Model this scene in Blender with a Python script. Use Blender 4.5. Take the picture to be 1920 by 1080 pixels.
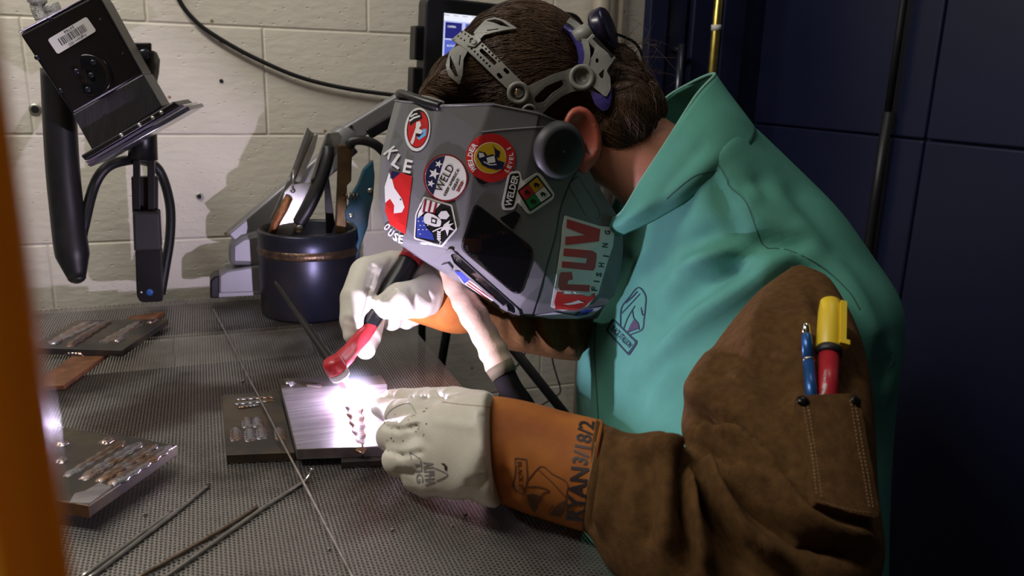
import bpy, bmesh, math, random
import numpy as np
from mathutils import Vector, Matrix
from mathutils.bvhtree import BVHTree
from mathutils.geometry import tessellate_polygon
random.seed(7); rng = np.random.default_rng(7)
for o in list(bpy.data.objects): bpy.data.objects.remove(o)
SC = bpy.context.scene
COL = SC.collection

# ------------------------------------------------------------------ camera
FPX, CX, CY = 1500.0, 960.0, 540.0
CAM = np.array([0.0, 0.0, 1.32])
ROT = np.array([[0.93419922, 0.06623133, -0.3505499],
                [-0.35573782, 0.24697338, -0.90136272],
                [0.02687804, 0.9667562, 0.25428333]])       # camera axes in the room (x along wall, y to wall, z up)
cd = bpy.data.cameras.new('camera'); cam = bpy.data.objects.new('camera', cd); COL.objects.link(cam)
M = Matrix([list(ROT[i]) + [CAM[i]] for i in range(3)] + [[0, 0, 0, 1]])
cam.matrix_world = M
cd.sensor_width = 36.0; cd.lens = 36.0 * FPX / 1920.0; cd.clip_start = 0.01; cd.clip_end = 50
cd.dof.use_dof = True; cd.dof.focus_distance = 1.02
cd.dof.aperture_fstop = (cd.lens / 1000.0) / 0.0045
SC.camera = cam
# ------------------------------------------------------------------ world, overhead lamps out of view, exposure
w = bpy.data.worlds.new('world'); SC.world = w; w.use_nodes = True
w.node_tree.nodes['Background'].inputs[0].default_value = (1.0, 0.95, 0.88, 1)
w.node_tree.nodes['Background'].inputs[1].default_value = 0.025
SC.view_settings.view_transform = 'Standard'; SC.view_settings.look = 'None'
SC.view_settings.exposure = 0.0; SC.view_settings.gamma = 1.0
try: SC.view_settings.use_curve_mapping = False
except Exception: pass
def area(name, loc, target, sx, sy, power, color):
    ld = bpy.data.lights.new(name, 'AREA'); ld.shape = 'RECTANGLE'; ld.size = sx; ld.size_y = sy
    ld.energy = power; ld.color = color
    ob = bpy.data.objects.new(name, ld); COL.objects.link(ob); ob.location = loc
    ob.rotation_euler = (Vector(target) - Vector(loc)).to_track_quat('-Z', 'Y').to_euler()
    return ob
area('unseen_overhead_light', (-0.70, 0.95, 2.5), (-0.1, 1.4, 0.9), 1.2, 0.25, 22, (1.0, 0.945, 0.86))
area('unseen_overhead_light', (0.95, 0.95, 2.6), (0.65, 0.75, 1.1), 0.6, 0.25, 2.0, (1.0, 0.94, 0.85))  # added lamp with no known fixture, placed to light shoulders and back

# ------------------------------------------------------------------ pixel helpers: a pixel of the 1920x1080 photo and one known coordinate give a point of the room
def ray(x, y):
    d = ROT @ np.array([(x - CX) / FPX, -(y - CY) / FPX, -1.0]); return d / np.linalg.norm(d)
def Dp(x, y, d): return CAM + ray(x, y) * d
def Zp(x, y, z=0.9): r = ray(x, y); return CAM + r * ((z - CAM[2]) / r[2])
def Yp(x, y, Y): r = ray(x, y); return CAM + r * ((Y - CAM[1]) / r[1])
def Xp(x, y, X): r = ray(x, y); return CAM + r * ((X - CAM[0]) / r[0])
def pix(P):
    c = (np.asarray(P) - CAM) @ ROT
    return np.stack([CX + FPX * c[..., 0] / -c[..., 2], CY - FPX * c[..., 1] / -c[..., 2]], -1)
def nrm(v): v = np.asarray(v, float); return v / max(np.linalg.norm(v), 1e-12)

# ------------------------------------------------------------------ materials
MATS = {}
def mat(name, color, rough=0.5, metal=0.0, vary=0.0, scale=20.0, color2=None, bump=0.0, bscale=200.0, spec=0.5,
        emit=None, estr=0.0, sheen=0.0, coat=0.0, trans=0.0, sss=0.0, rvary=0.0, stretch=None, detail=6.0, lo=0.35, hi=0.65, alpha=1.0):
    if name in MATS: return MATS[name]
    m = bpy.data.materials.new(name); m.use_nodes = True; nt = m.node_tree; N = nt.nodes; Lk = nt.links
    b = N['Principled BSDF']; I = b.inputs
    c = tuple(color) + (1,)
    I['Base Color'].default_value = c; I['Roughness'].default_value = rough; I['Metallic'].default_value = metal
    I['Specular IOR Level'].default_value = spec
    if coat: I['Coat Weight'].default_value = coat; I['Coat Roughness'].default_value = 0.1
    if sheen: I['Sheen Weight'].default_value = sheen; I['Sheen Roughness'].default_value = 0.5; I['Sheen Tint'].default_value = c
    if trans: I['Transmission Weight'].default_value = trans
    if sss: I['Subsurface Weight'].default_value = sss; I['Subsurface Radius'].default_value = (0.01, 0.004, 0.002); I['Subsurface Scale'].default_value = 1.0
    if emit: I['Emission Color'].default_value = tuple(emit) + (1,); I['Emission Strength'].default_value = estr
    tc = N.new('ShaderNodeTexCoord'); src = tc.outputs['Object']
    if stretch:
        mp = N.new('ShaderNodeMapping'); mp.inputs['Scale'].default_value = stretch; Lk.new(src, mp.inputs[0]); src = mp.outputs[0]
    if color2 is not None or vary:
        if color2 is None: color2 = tuple(max(0, x * (1 - vary)) for x in color)
        n = N.new('ShaderNodeTexNoise'); n.inputs['Scale'].default_value = scale; n.inputs['Detail'].default_value = detail
        Lk.new(src, n.inputs['Vector'])
        r = N.new('ShaderNodeValToRGB'); r.color_ramp.elements[0].position = lo; r.color_ramp.elements[1].position = hi
        r.color_ramp.elements[0].color = c; r.color_ramp.elements[1].color = tuple(color2) + (1,)
        Lk.new(n.outputs['Fac'], r.inputs[0]); Lk.new(r.outputs[0], I['Base Color'])
        if rvary:
            mr = N.new('ShaderNodeMapRange'); mr.inputs[3].default_value = rough - rvary; mr.inputs[4].default_value = rough + rvary
            Lk.new(n.outputs['Fac'], mr.inputs[0]); Lk.new(mr.outputs[0], I['Roughness'])
    if bump:
        n2 = N.new('ShaderNodeTexNoise'); n2.inputs['Scale'].default_value = bscale; n2.inputs['Detail'].default_value = 4
        Lk.new(src, n2.inputs['Vector'])
        bp = N.new('ShaderNodeBump'); bp.inputs['Strength'].default_value = bump; bp.inputs['Distance'].default_value = 0.002
        Lk.new(n2.outputs['Fac'], bp.inputs['Height']); Lk.new(bp.outputs[0], I['Normal'])
    MATS[name] = m; return m

# ------------------------------------------------------------------ mesh helpers
def link(name, me, material=None, parent=None, smooth=False):
    o = bpy.data.objects.new(name, me); COL.objects.link(o)
    if material is not None and len(me.materials) == 0: me.materials.append(material)
    if smooth: me.polygons.foreach_set('use_smooth', [True] * len(me.polygons))
    if parent is not None:
        o.parent = parent
        if parent.type == 'EMPTY': o.matrix_parent_inverse = Matrix.Translation(-parent.location)
    return o
def mk(name, V, Fc, material=None, parent=None, smooth=False):
    me = bpy.data.meshes.new(name); me.from_pydata([tuple(map(float, v)) for v in V], [], [tuple(int(i) for i in f) for f in Fc]); me.update()
    return link(name, me, material, parent, smooth)
def thing(name, label, cat, loc, group=None):
    o = bpy.data.objects.new(name, None); COL.objects.link(o); o.location = tuple(map(float, loc)); o.empty_display_size = 0.02
    o['label'] = label; o['category'] = cat
    if group: o['group'] = group
    return o
def tag(o, label, cat, group=None):
    o['label'] = label; o['category'] = cat
    if group: o['group'] = group
    return o
def struct(o): o['kind'] = 'structure'; return o
def bevel(o, wd=0.002, seg=2, ang=35):
    m = o.modifiers.new('bevel', 'BEVEL'); m.width = wd; m.segments = seg; m.limit_method = 'ANGLE'; m.angle_limit = math.radians(ang)
    m.harden_normals = False
    return o
def merge(parts):
    V = []; Fc = []; off = 0
    for v, f in parts:
        V.append(np.asarray(v, float)); Fc += [tuple(i + off for i in q) for q in f]; off += len(v)
    return np.concatenate(V), Fc
def box(c, ax, ay, az, hx, hy, hz):
    c = np.asarray(c, float); ax, ay, az = nrm(ax), nrm(ay), nrm(az); V = []
    for sx in (-1, 1):
        for sy in (-1, 1):
            for sz in (-1, 1): V.append(c + ax * hx * sx + ay * hy * sy + az * hz * sz)
    F6 = [(0, 1, 3, 2), (4, 6, 7, 5), (0, 4, 5, 1), (2, 3, 7, 6), (0, 2, 6, 4), (1, 5, 7, 3)]
    if np.dot(np.cross(ax, ay), az) < 0: F6 = [tuple(reversed(f)) for f in F6]
    return V, F6
EX, EY, EZ = np.eye(3)
def abox(x0, x1, y0, y1, z0, z1):
    return box(((x0 + x1) / 2, (y0 + y1) / 2, (z0 + z1) / 2), EX, EY, EZ, abs(x1 - x0) / 2, abs(y1 - y0) / 2, abs(z1 - z0) / 2)
def prism(poly, vec):
    poly = [np.asarray(p, float) for p in poly]; n = len(poly); vec = np.asarray(vec, float)
    V = poly + [p + vec for p in poly]
    nn = sum(np.cross(poly[i] - poly[0], poly[(i + 1) % n] - poly[0]) for i in range(n))
    Fc = [tuple(range(n)), tuple(range(2 * n - 1, n - 1, -1))] + [(i, i + n, (i + 1) % n + n, (i + 1) % n) for i in range(n)]
    if np.dot(nn, vec) > 0: Fc = [tuple(reversed(f)) for f in Fc]
    return V, Fc
def cat(P, n, closed=False):
    P = np.asarray(P, float); m = len(P)
    out = []
    segs = m if closed else m - 1
    for i in range(segs):
        if closed: p0, p1, p2, p3 = P[(i - 1) % m], P[i], P[(i + 1) % m], P[(i + 2) % m]
        else:
            p1, p2 = P[i], P[i + 1]; p0 = P[i - 1] if i > 0 else 2 * p1 - p2; p3 = P[i + 2] if i + 2 < m else 2 * p2 - p1
        for k in range(n):
            t = k / n
            out.append(0.5 * (2 * p1 + (p2 - p0) * t + (2 * p0 - 5 * p1 + 4 * p2 - p3) * t * t + (3 * p1 - p0 - 3 * p2 + p3) * t ** 3))
    if not closed: out.append(P[-1])
    return np.array(out)
def tube(P, r, n=10, caps=True):
    P = np.asarray(P, float); m = len(P); r = np.broadcast_to(np.asarray(r, float), (m,))
    T = np.gradient(P, axis=0); T /= np.maximum(np.linalg.norm(T, axis=1, keepdims=True), 1e-9)
    a = np.array([0, 0, 1.0]) if abs(T[0][2]) < 0.9 else np.array([1.0, 0, 0])
    V = []; u = nrm(np.cross(T[0], a))
    for i in range(m):
        u = nrm(u - T[i] * np.dot(u, T[i])); v = np.cross(T[i], u)
        for k in range(n):
            th = 2 * math.pi * k / n; V.append(P[i] + (u * math.cos(th) + v * math.sin(th)) * r[i])
    Fc = [(i * n + k, i * n + (k + 1) % n, (i + 1) * n + (k + 1) % n, (i + 1) * n + k) for i in range(m - 1) for k in range(n)]
    if caps: Fc += [tuple(range(n - 1, -1, -1)), tuple((m - 1) * n + k for k in range(n))]
    return V, Fc
def lathe(p0, axis, prof, n=32):
    """prof: (distance along axis, radius)"""
    p0 = np.asarray(p0, float); ax = nrm(axis); a = EZ if abs(ax[2]) < 0.9 else EX
    u = nrm(np.cross(ax, a)); v = np.cross(ax, u); V = []
    for t, r in prof:
        for k in range(n):
            th = 2 * math.pi * k / n; V.append(p0 + ax * t + (u * math.cos(th) + v * math.sin(th)) * max(r, 1e-5))
    m = len(prof)
    Fc = [(i * n + k, i * n + (k + 1) % n, (i + 1) * n + (k + 1) % n, (i + 1) * n + k) for i in range(m - 1) for k in range(n)]
    Fc += [tuple(range(n - 1, -1, -1)), tuple((m - 1) * n + k for k in range(n))]
    return V, Fc
def rings(R, sub=6, n=48, caps=True, power=2.0, left=1.0):
    """R rows: Lx,Ly,Rx,Ry,dL,dR,t : silhouette left/right pixel, their distances, half thickness along the view"""
    R = cat(np.array(R, float), sub); V = []
    for lx, ly, rx, ry, dl, dr, t in R:
        L, Rr = Dp(lx, ly, dl), Dp(rx, ry, dr); c = (L + Rr) / 2; a = (Rr - L) / 2
        b = nrm(c - CAM); b = nrm(b - a * np.dot(a, b) / max(np.dot(a, a), 1e-9))
        for k in range(n):
            th = 2 * math.pi * k / n; cs, sn = math.cos(th), math.sin(th)
            e = 2.0 / power
            V.append(c + a * math.copysign(abs(cs) ** e, cs) + b * t * (left + (1 - left) * (0.5 + 0.5 * cs)) * math.copysign(abs(sn) ** e, sn))
    m = len(R)
    Fc = [(i * n + k, (i + 1) * n + k, (i + 1) * n + (k + 1) % n, i * n + (k + 1) % n) for i in range(m - 1) for k in range(n)]
    if caps: Fc += [tuple(range(n)), tuple((m - 1) * n + k for k in range(n - 1, -1, -1))]
    return np.array(V), Fc
def vnormals(V, Fc):
    V = np.asarray(V, float); N = np.zeros_like(V)
    for f in Fc:
        if len(f) > 8: continue
        a, b, c = V[f[0]], V[f[1]], V[f[2]]; nn = np.cross(b - a, c - a)
        for i in f: N[i] += nn
    return N / np.maximum(np.linalg.norm(N, axis=1, keepdims=True), 1e-12)
def seg_dist(Q, A, B):
    A = np.asarray(A, float); B = np.asarray(B, float); d = B - A
    t = np.clip(((Q - A) @ d) / max(d @ d, 1e-9), 0, 1); return np.linalg.norm(Q - (A + t[:, None] * d), axis=1), t
def fold(V, Fc, folds, noise=0.0, nscale=8.0, gain=1.0):
    """folds: (list of pixels, width px, height m) cloth ridges (+) and creases (-) on the side turned to the viewer"""
    V = np.asarray(V, float); N = vnormals(V, Fc)
    Q = pix(V); view = V - CAM; view /= np.linalg.norm(view, axis=1, keepdims=True)
    # make normals point outwards
    c = V.mean(0)
    if np.sum((V - c) * N) < 0: N = -N
    face = np.clip(-(N * view).sum(1), 0, 1); face = np.clip(face * 2.5, 0, 1)
    H = np.zeros(len(V))
    for pts, wd, h in folds:
        dmin = np.full(len(V), 1e9); tt = np.zeros(len(V)); k = len(pts) - 1
        for i in range(k):
            d, t = seg_dist(Q, pts[i], pts[i + 1]); better = d < dmin
            dmin = np.where(better, d, dmin); tt = np.where(better, (i + t) / k, tt)
        taper = np.clip(np.minimum(tt, 1 - tt) * 5 + 0.25, 0, 1)
        H += gain * h * taper * np.exp(-(dmin / wd) ** 2) * face
    if noise:
        H += noise * vnoise(V * nscale)
    return V + N * H[:, None]
def vnoise(P):
    P = np.asarray(P, float); s = np.zeros(len(P)); r = np.random.default_rng(3)
    for k in range(14):
        d = nrm(r.normal(size=3)); f = r.uniform(1.5, 6); s += np.sin(P @ d * f + r.uniform(0, 6.28)) / f ** 0.6
    return s / 3.0
# ---- signed distance surfaces
def sd_cap(P, a, b, ra, rb):
    a = np.asarray(a); b = np.asarray(b); d = b - a; t = np.clip(((P - a) @ d) / max(d @ d, 1e-12), 0, 1)
    return np.linalg.norm(P - (a + t[:, None] * d), axis=1) - (ra + (rb - ra) * t)
def sd_ell(P, c, A, r):
    q = (P - c) @ np.asarray(A).T; r = np.asarray(r); k0 = np.linalg.norm(q / r, axis=1); k1 = np.linalg.norm(q / r ** 2, axis=1)
    return k0 * (k0 - 1) / np.maximum(k1, 1e-9)
def smin(a, b, k):
    h = np.clip(0.5 + 0.5 * (b - a) / k, 0, 1); return b * (1 - h) + a * h - k * h * (1 - h)
def smax(a, b, k): return -smin(-a, -b, k)
def chain(P, pts, k=0.008):
    d = None
    for i in range(len(pts) - 1):
        e = sd_cap(P, pts[i][0], pts[i + 1][0], pts[i][1], pts[i + 1][1]); d = e if d is None else smin(d, e, k)
    return d
def nets(f, lo, hi, h):
    lo = np.asarray(lo, float); hi = np.asarray(hi, float); n = np.ceil((hi - lo) / h).astype(int) + 1
    g = np.stack(np.meshgrid(*[lo[i] + h * np.arange(n[i]) for i in range(3)], indexing='ij'), -1)
    Vv = f(g.reshape(-1, 3)).reshape(n)
    S = Vv < 0; m = n - 1
    cnt = np.zeros(m); pos = np.zeros(tuple(m) + (3,))
    base = np.stack(np.meshgrid(*[np.arange(k) for k in m], indexing='ij'), -1).astype(float)
    for ax in range(3):
        o1, o2 = [i for i in range(3) if i != ax]
        for d1 in (0, 1):
            for d2 in (0, 1):
                s0 = [slice(0, m[i]) for i in range(3)]; s0[o1] = slice(d1, d1 + m[o1]); s0[o2] = slice(d2, d2 + m[o2]); s1 = list(s0); s1[ax] = slice(1, 1 + m[ax])
                a = Vv[tuple(s0)]; b = Vv[tuple(s1)]; x = (a < 0) != (b < 0); t = np.where(x, a / np.where(np.abs(a - b) < 1e-12, 1, a - b), 0)
                p = base.copy(); p[..., ax] += t; p[..., o1] += d1; p[..., o2] += d2
                pos += np.where(x[..., None], p, 0); cnt += x
    mask = cnt > 0; idx = -np.ones(m, int); idx[mask] = np.arange(mask.sum())
    V = lo + h * (pos[mask] / cnt[mask][:, None]); Fc = []
    for ax in range(3):
        o1, o2 = (ax + 1) % 3, (ax + 2) % 3
        sl0 = [slice(1, m[i]) for i in range(3)]; sl0[ax] = slice(0, m[ax]); sl1 = list(sl0); sl1[ax] = slice(1, 1 + m[ax])
        a = S[tuple(sl0)]; b = S[tuple(sl1)]; I = np.argwhere(a != b)
        if len(I) == 0: continue
        I = I + np.array([0 if i == ax else 1 for i in range(3)])
        e1 = np.zeros(3, int); e1[o1] = 1; e2 = np.zeros(3, int); e2[o2] = 1
        q = np.stack([idx[tuple((I - e1 - e2).T)], idx[tuple((I - e2).T)], idx[tuple(I.T)], idx[tuple((I - e1).T)]], 1)
        ins = S[tuple((I).T)]
        q[~ins] = q[~ins][:, ::-1]
        Fc.append(q)
    return V, [tuple(x) for x in np.concatenate(Fc)]
# ---- flat artwork stuck on a surface: traced in photo pixels, carried on to the surface it lies on
def bvh(V, Fc): return BVHTree.FromPolygons([tuple(map(float, v)) for v in V], [tuple(int(i) for i in f) for f in Fc])
def tess(loops):
    vs = [Vector((p[0], p[1], 0)) for lp in loops for p in lp]
    T = tessellate_polygon([[Vector((p[0], p[1], 0)) for p in lp] for lp in loops])
    return [(v.x, v.y) for v in vs], [tuple(t) for t in T]
def subdiv(V2, T, maxe):
    bm = bmesh.new(); vs = [bm.verts.new((v[0], v[1], 0)) for v in V2]
    for t in T:
        try: bm.faces.new([vs[i] for i in t])
        except ValueError: pass
    bmesh.ops.remove_doubles(bm, verts=bm.verts, dist=1e-4)
    for _ in range(6):
        E = [e for e in bm.edges if e.calc_length() > maxe]
        if not E: break
        bmesh.ops.subdivide_edges(bm, edges=E, cuts=1)
        bmesh.ops.triangulate(bm, faces=bm.faces)
    bm.verts.ensure_lookup_table(); bm.verts.index_update()
    V = [(v.co.x, v.co.y) for v in bm.verts]; Fc = []
    for f in bm.faces:
        ids = [v.index for v in f.verts]
        a, b, c = [V[i] for i in ids[:3]]
        if (b[0] - a[0]) * (c[1] - a[1]) - (b[1] - a[1]) * (c[0] - a[0]) > 0: ids.reverse()
        Fc.append(tuple(ids))
    bm.free(); return V, Fc
def stick(name, V2, T, tree, off, thick, material, parent, maxe=8.0, dist=1.1):
    V2, Fc = subdiv(V2, T, maxe); P = []; Nn = []; miss = []
    for i, (x, y) in enumerate(V2):
        r = ray(x, y); h = tree.ray_cast(Vector(CAM), Vector(r))
        if h[0] is None: P.append(None); Nn.append(None); miss.append(i)
        else:
            n = np.array(h[1]);
            if n @ r > 0: n = -n
            P.append(np.array(h[0])); Nn.append(n)
    ok = [i for i in range(len(V2)) if P[i] is not None]
    for i in miss:
        r = ray(*V2[i])
        if ok:
            j = min(ok, key=lambda k: (V2[k][0] - V2[i][0]) ** 2 + (V2[k][1] - V2[i][1]) ** 2)
            P[i] = CAM + r * np.linalg.norm(P[j] - CAM); Nn[i] = Nn[j]
        else: P[i] = CAM + r * dist; Nn[i] = -r
    P = np.array(P); Nn = np.array(Nn); k = len(P)
    top = P + Nn * off; bot = P + Nn * (off - thick)
    ec = {}
    for f in Fc:
        for a, b in zip(f, f[1:] + f[:1]): ec[(a, b)] = 1
    side = [(b, a, a + k, b + k) for (a, b) in ec if (b, a) not in ec]
    o = mk(name, np.concatenate([top, bot]), Fc + [tuple(i + k for i in reversed(f)) for f in Fc] + side, material, parent)
    return o
def art(name, loops, tree, off, material, parent, thick=0.0005, maxe=8.0, dist=1.1):
    V2, T = tess(loops); return stick(name, V2, T, tree, off, thick, material, parent, maxe, dist)
def text2d(body, cx, cy, length, height, ang, bold=0.0, shear=0.0):
    cu = bpy.data.curves.new('lettering', 'FONT'); cu.body = body; cu.size = 1; cu.offset = bold; cu.resolution_u = 2; cu.shear = shear
    ob = bpy.data.objects.new('lettering', cu); me = bpy.data.meshes.new_from_object(ob)
    V = np.array([v.co[:] for v in me.vertices])[:, :2]; T = []
    for p in me.polygons:
        q = list(p.vertices); T += [(q[0], q[i], q[i + 1]) for i in range(1, len(q) - 1)]
    bpy.data.objects.remove(ob); bpy.data.curves.remove(cu); bpy.data.meshes.remove(me)
    lo, hi = V.min(0), V.max(0); V = (V - (lo + hi) / 2) / (hi - lo) * np.array([length, height])
    a = math.radians(ang); X = V[:, 0] * math.cos(a) + V[:, 1] * math.sin(a); Y = V[:, 0] * math.sin(a) - V[:, 1] * math.cos(a)
    return [(cx + x, cy + y) for x, y in zip(X, Y)], T
def words(name, body, cx, cy, length, height, ang, tree, off, material, parent, bold=0.0, maxe=10, thick=0.0003, shear=0.0):
    V2, T = text2d(body, cx, cy, length, height, ang, bold, shear); return stick(name, V2, T, tree, off, thick, material, parent, maxe)
def oval(cx, cy, rx, ry, ang=0, n=36):
    a = math.radians(ang); out = []
    for k in range(n):
        t = 2 * math.pi * k / n; x, y = rx * math.cos(t), ry * math.sin(t)
        out.append((cx + x * math.cos(a) - y * math.sin(a), cy + x * math.sin(a) + y * math.cos(a)))
    return out
def star(cx, cy, r, ang=0):
    return [(cx + (r if k % 2 == 0 else r * 0.42) * math.cos(math.radians(ang - 90 + 36 * k)), cy + (r if k % 2 == 0 else r * 0.42) * math.sin(math.radians(ang - 90 + 36 * k))) for k in range(10)]
def grow(poly, s):
    P = np.array(poly, float); c = P.mean(0); return [tuple(c + (p - c) * s) for p in P]
def bar2(a, b, wd):
    a = np.array(a, float); b = np.array(b, float); d = nrm(b - a); n = np.array([-d[1], d[0]]) * wd / 2
    return [tuple(a + n), tuple(b + n), tuple(b - n), tuple(a - n)]
def stroke(pts, wd):
    P = np.array(pts, float); T = np.gradient(P, axis=0); T /= np.linalg.norm(T, axis=1, keepdims=True); n = np.stack([-T[:, 1], T[:, 0]], 1) * wd / 2
    return [tuple(p) for p in P + n] + [tuple(p) for p in (P - n)[::-1]]
def rpoly(poly, r, n=4):
    out = []; m = len(poly)
    for i in range(m):
        p0, p1, p2 = (np.array(poly[j % m], float) for j in (i - 1, i, i + 1))
        a = p1 + nrm(p0 - p1) * min(r, np.linalg.norm(p0 - p1) * .45); b = p1 + nrm(p2 - p1) * min(r, np.linalg.norm(p2 - p1) * .45)
        for k in range(n + 1):
            t = k / n; out.append(tuple((1 - t) ** 2 * a + 2 * t * (1 - t) * p1 + t * t * b))
    return out

# ================================================================== the setting
WY = 1.68                       # face of the block wall
RX = 1.25                       # face of the blue partition
m_block = mat('cream_block_paint', (0.80, 0.75, 0.65), 0.55, vary=0.10, scale=5, bump=0.9, bscale=55)
def wall_material():
    nt = m_block.node_tree; N = nt.nodes; Lk = nt.links; b = N['Principled BSDF']
    tc = N.new('ShaderNodeTexCoord'); v = N.new('ShaderNodeTexVoronoi'); v.inputs['Scale'].default_value = 42; v.inputs['Randomness'].default_value = 1
    wv = N.new('ShaderNodeTexNoise'); wv.inputs['Scale'].default_value = 30; wv.inputs['Detail'].default_value = 5
    mp = N.new('ShaderNodeMapping'); mp.inputs['Scale'].default_value = (1, 1, 2.2)
    Lk.new(tc.outputs['Object'], mp.inputs[0]); Lk.new(mp.outputs[0], v.inputs['Vector']); Lk.new(mp.outputs[0], wv.inputs['Vector'])
    r = N.new('ShaderNodeValToRGB'); r.color_ramp.elements[0].position = 0.05; r.color_ramp.elements[1].position = 0.16
    Lk.new(v.outputs['Distance'], r.inputs[0])
    ad = N.new('ShaderNodeMath'); ad.operation = 'MULTIPLY_ADD'; ad.inputs[1].default_value = 0.6
    Lk.new(r.outputs[0], ad.inputs[0]); Lk.new(wv.outputs['Fac'], ad.inputs[2])
    bp = N.new('ShaderNodeBump'); bp.inputs['Strength'].default_value = 0.5; bp.inputs['Distance'].default_value = 0.003
    Lk.new(ad.outputs[0], bp.inputs['Height']); Lk.new(bp.outputs[0], b.inputs['Normal'])
    # rust specks
    v2 = N.new('ShaderNodeTexVoronoi'); v2.inputs['Scale'].default_value = 17; Lk.new(tc.outputs['Object'], v2.inputs['Vector'])
    r2 = N.new('ShaderNodeValToRGB'); r2.color_ramp.elements[0].position = 0.045; r2.color_ramp.elements[1].position = 0.075
    Lk.new(v2.outputs['Distance'], r2.inputs[0])
    old = b.inputs['Base Color'].links[0].from_socket
    mx = N.new('ShaderNodeMix'); mx.data_type = 'RGBA'; mx.inputs[6].default_value = (0.30, 0.20, 0.11, 1)
    Lk.new(r2.outputs[0], mx.inputs[0]); Lk.new(old, mx.inputs[7]); Lk.new(mx.outputs[2], b.inputs['Base Color'])
wall_material()
m_mortar = mat('painted_mortar', (0.76, 0.71, 0.61), 0.6, vary=0.15, scale=20, bump=0.6, bscale=120)
wall = struct(mk('wall_back', *abox(-1.6, RX, WY + 0.0016, WY + 0.10, 0.0, 2.45), m_mortar))
H = 0.203; J0 = 0.124; L = 0.406
zj = 1.400
k0 = -7
def block_mesh(wd, ht):
    g = 0.0009; V, Fc = abox(-wd / 2 + g, wd / 2 - g, 0, 0.012, -ht / 2 + g, ht / 2 - g)
    me = bpy.data.meshes.new('block'); me.from_pydata([tuple(v) for v in V], [], Fc); bm = bmesh.new(); bm.from_mesh(me)
    bmesh.ops.bevel(bm, geom=[e for e in bm.edges], offset=0.0028, segments=2, affect='EDGES', profile=0.5); bm.to_mesh(me); bm.free()
    me.materials.append(m_block); return me
bmesh_full = block_mesh(L, H)
for r in range(-7, 5):
    zb = zj - H + r * H; zc = zb + H / 2
    off = J0 if r % 2 == 0 else J0 + L / 2
    for k in range(-5, 4):
        x0 = off + k * L; x1 = x0 + L
        if x1 < -1.59 or x0 > 1.0: continue
        xa, xb = max(x0, -1.6), min(x1, 1.02)
        if xb - xa < 0.03: continue
        z0 = max(zb, 0.0)
        me = bmesh_full if (xb - xa > L - 1e-6 and z0 == zb) else block_mesh(xb - xa, zb + H - z0)
        o = link('block', me, None, wall); o.location = ((xa + xb) / 2, WY + random.uniform(-0.0006, 0.0006), (z0 + zb + H) / 2)
m_hole = mat('anchor_hole_black', (0.01, 0.01, 0.01), 0.9); m_zinc = mat('zinc', (0.55, 0.54, 0.5), 0.4, 0.9)
for x, y, r, ring in ((66, 205, 0.0065, 1), (415, 76, 0.0042, 0), (415, 152, 0.0038, 0), (374, 368, 0.0042, 1)):
    p = Yp(x, y, WY - 0.0008)
    if ring: mk('anchor_sleeve', *lathe(p + EY * 0.004, -EY, [(0, r * 1.6), (0.005, r * 1.6), (0.0062, r * 1.4), (0.0062, r * .8)], 20), m_zinc, wall, True)
    mk('anchor_hole', *lathe(p + EY * 0.002, -EY, [(0, r), (0.0028 if not ring else 0.0045, r), (0.003 if not ring else 0.0048, r * .6)], 16), m_hole, wall)
m_floor = mat('dark_concrete', (0.16, 0.15, 0.14), 0.75, vary=0.35, scale=6, bump=0.3, bscale=60)
struct(mk('floor', *abox(-1.6, RX, -1.2, WY + 0.1, -0.06, 0.0), m_floor))
# blue partition on the right: recessed core with proud panels
m_blue = mat('navy_enamel', (0.013, 0.017, 0.052), 0.36, vary=0.25, scale=3, bump=0.05, bscale=40, spec=0.45)
m_bluecore = mat('navy_shadow_gap', (0.012, 0.015, 0.04), 0.6)
pw = struct(mk('wall_right', *abox(RX, RX + 0.06, -1.2, WY + 0.1, 0.0, 2.45), m_bluecore))
for y0, y1 in ((-1.2, 0.0), (0.003, 1.118), (1.122, 1.62)):
    for z0, z1 in ((0.0, 1.2285), (1.2315, 2.45)):
        bevel(mk('panel', *abox(RX - 0.012, RX + 0.002, y0, y1, z0, z1), m_blue, pw), 0.004, 3)
def xw(px_, py_=60, Y=WY): return float(Yp(px_, py_, Y)[0])
tr = struct(mk('trim_1', *abox(xw(1207), RX, WY - 0.05, WY + 0.004, 0.0, 2.45), m_blue))
for a, b, dpt in ((1209, 1243, 0.030), (1249, 1283, 0.018), (1290, 1330, 0.028), (1350, 1392, 0.02)):
    bevel(mk('post', *abox(xw(a, 60, WY - .06), min(xw(b, 60, WY - .06), RX - 0.014), WY - 0.05 - dpt, WY - 0.049, 0.0, 2.45), m_blue, tr), 0.004, 3)
hx = xw(1275, 120, WY - 0.10)
m_dkbar = mat('smoked_metal', (0.05, 0.055, 0.075), 0.25, 0.7)
zt, zb_ = Yp(1275, 82, WY - .1)[2], Yp(1270, 300, WY - .1)[2]
mk('grab_handle', *merge([tube([(hx, WY - .1, zb_), (hx, WY - .1, zt)], 0.008, 14), tube([(hx, WY - .1, zt - .012), (hx, WY - .062, zt - .012)], 0.006, 10), tube([(hx, WY - .1, zb_ + .02), (hx, WY - .062, zb_ + .02)], 0.006, 10)]), m_dkbar, tr, True)
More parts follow.
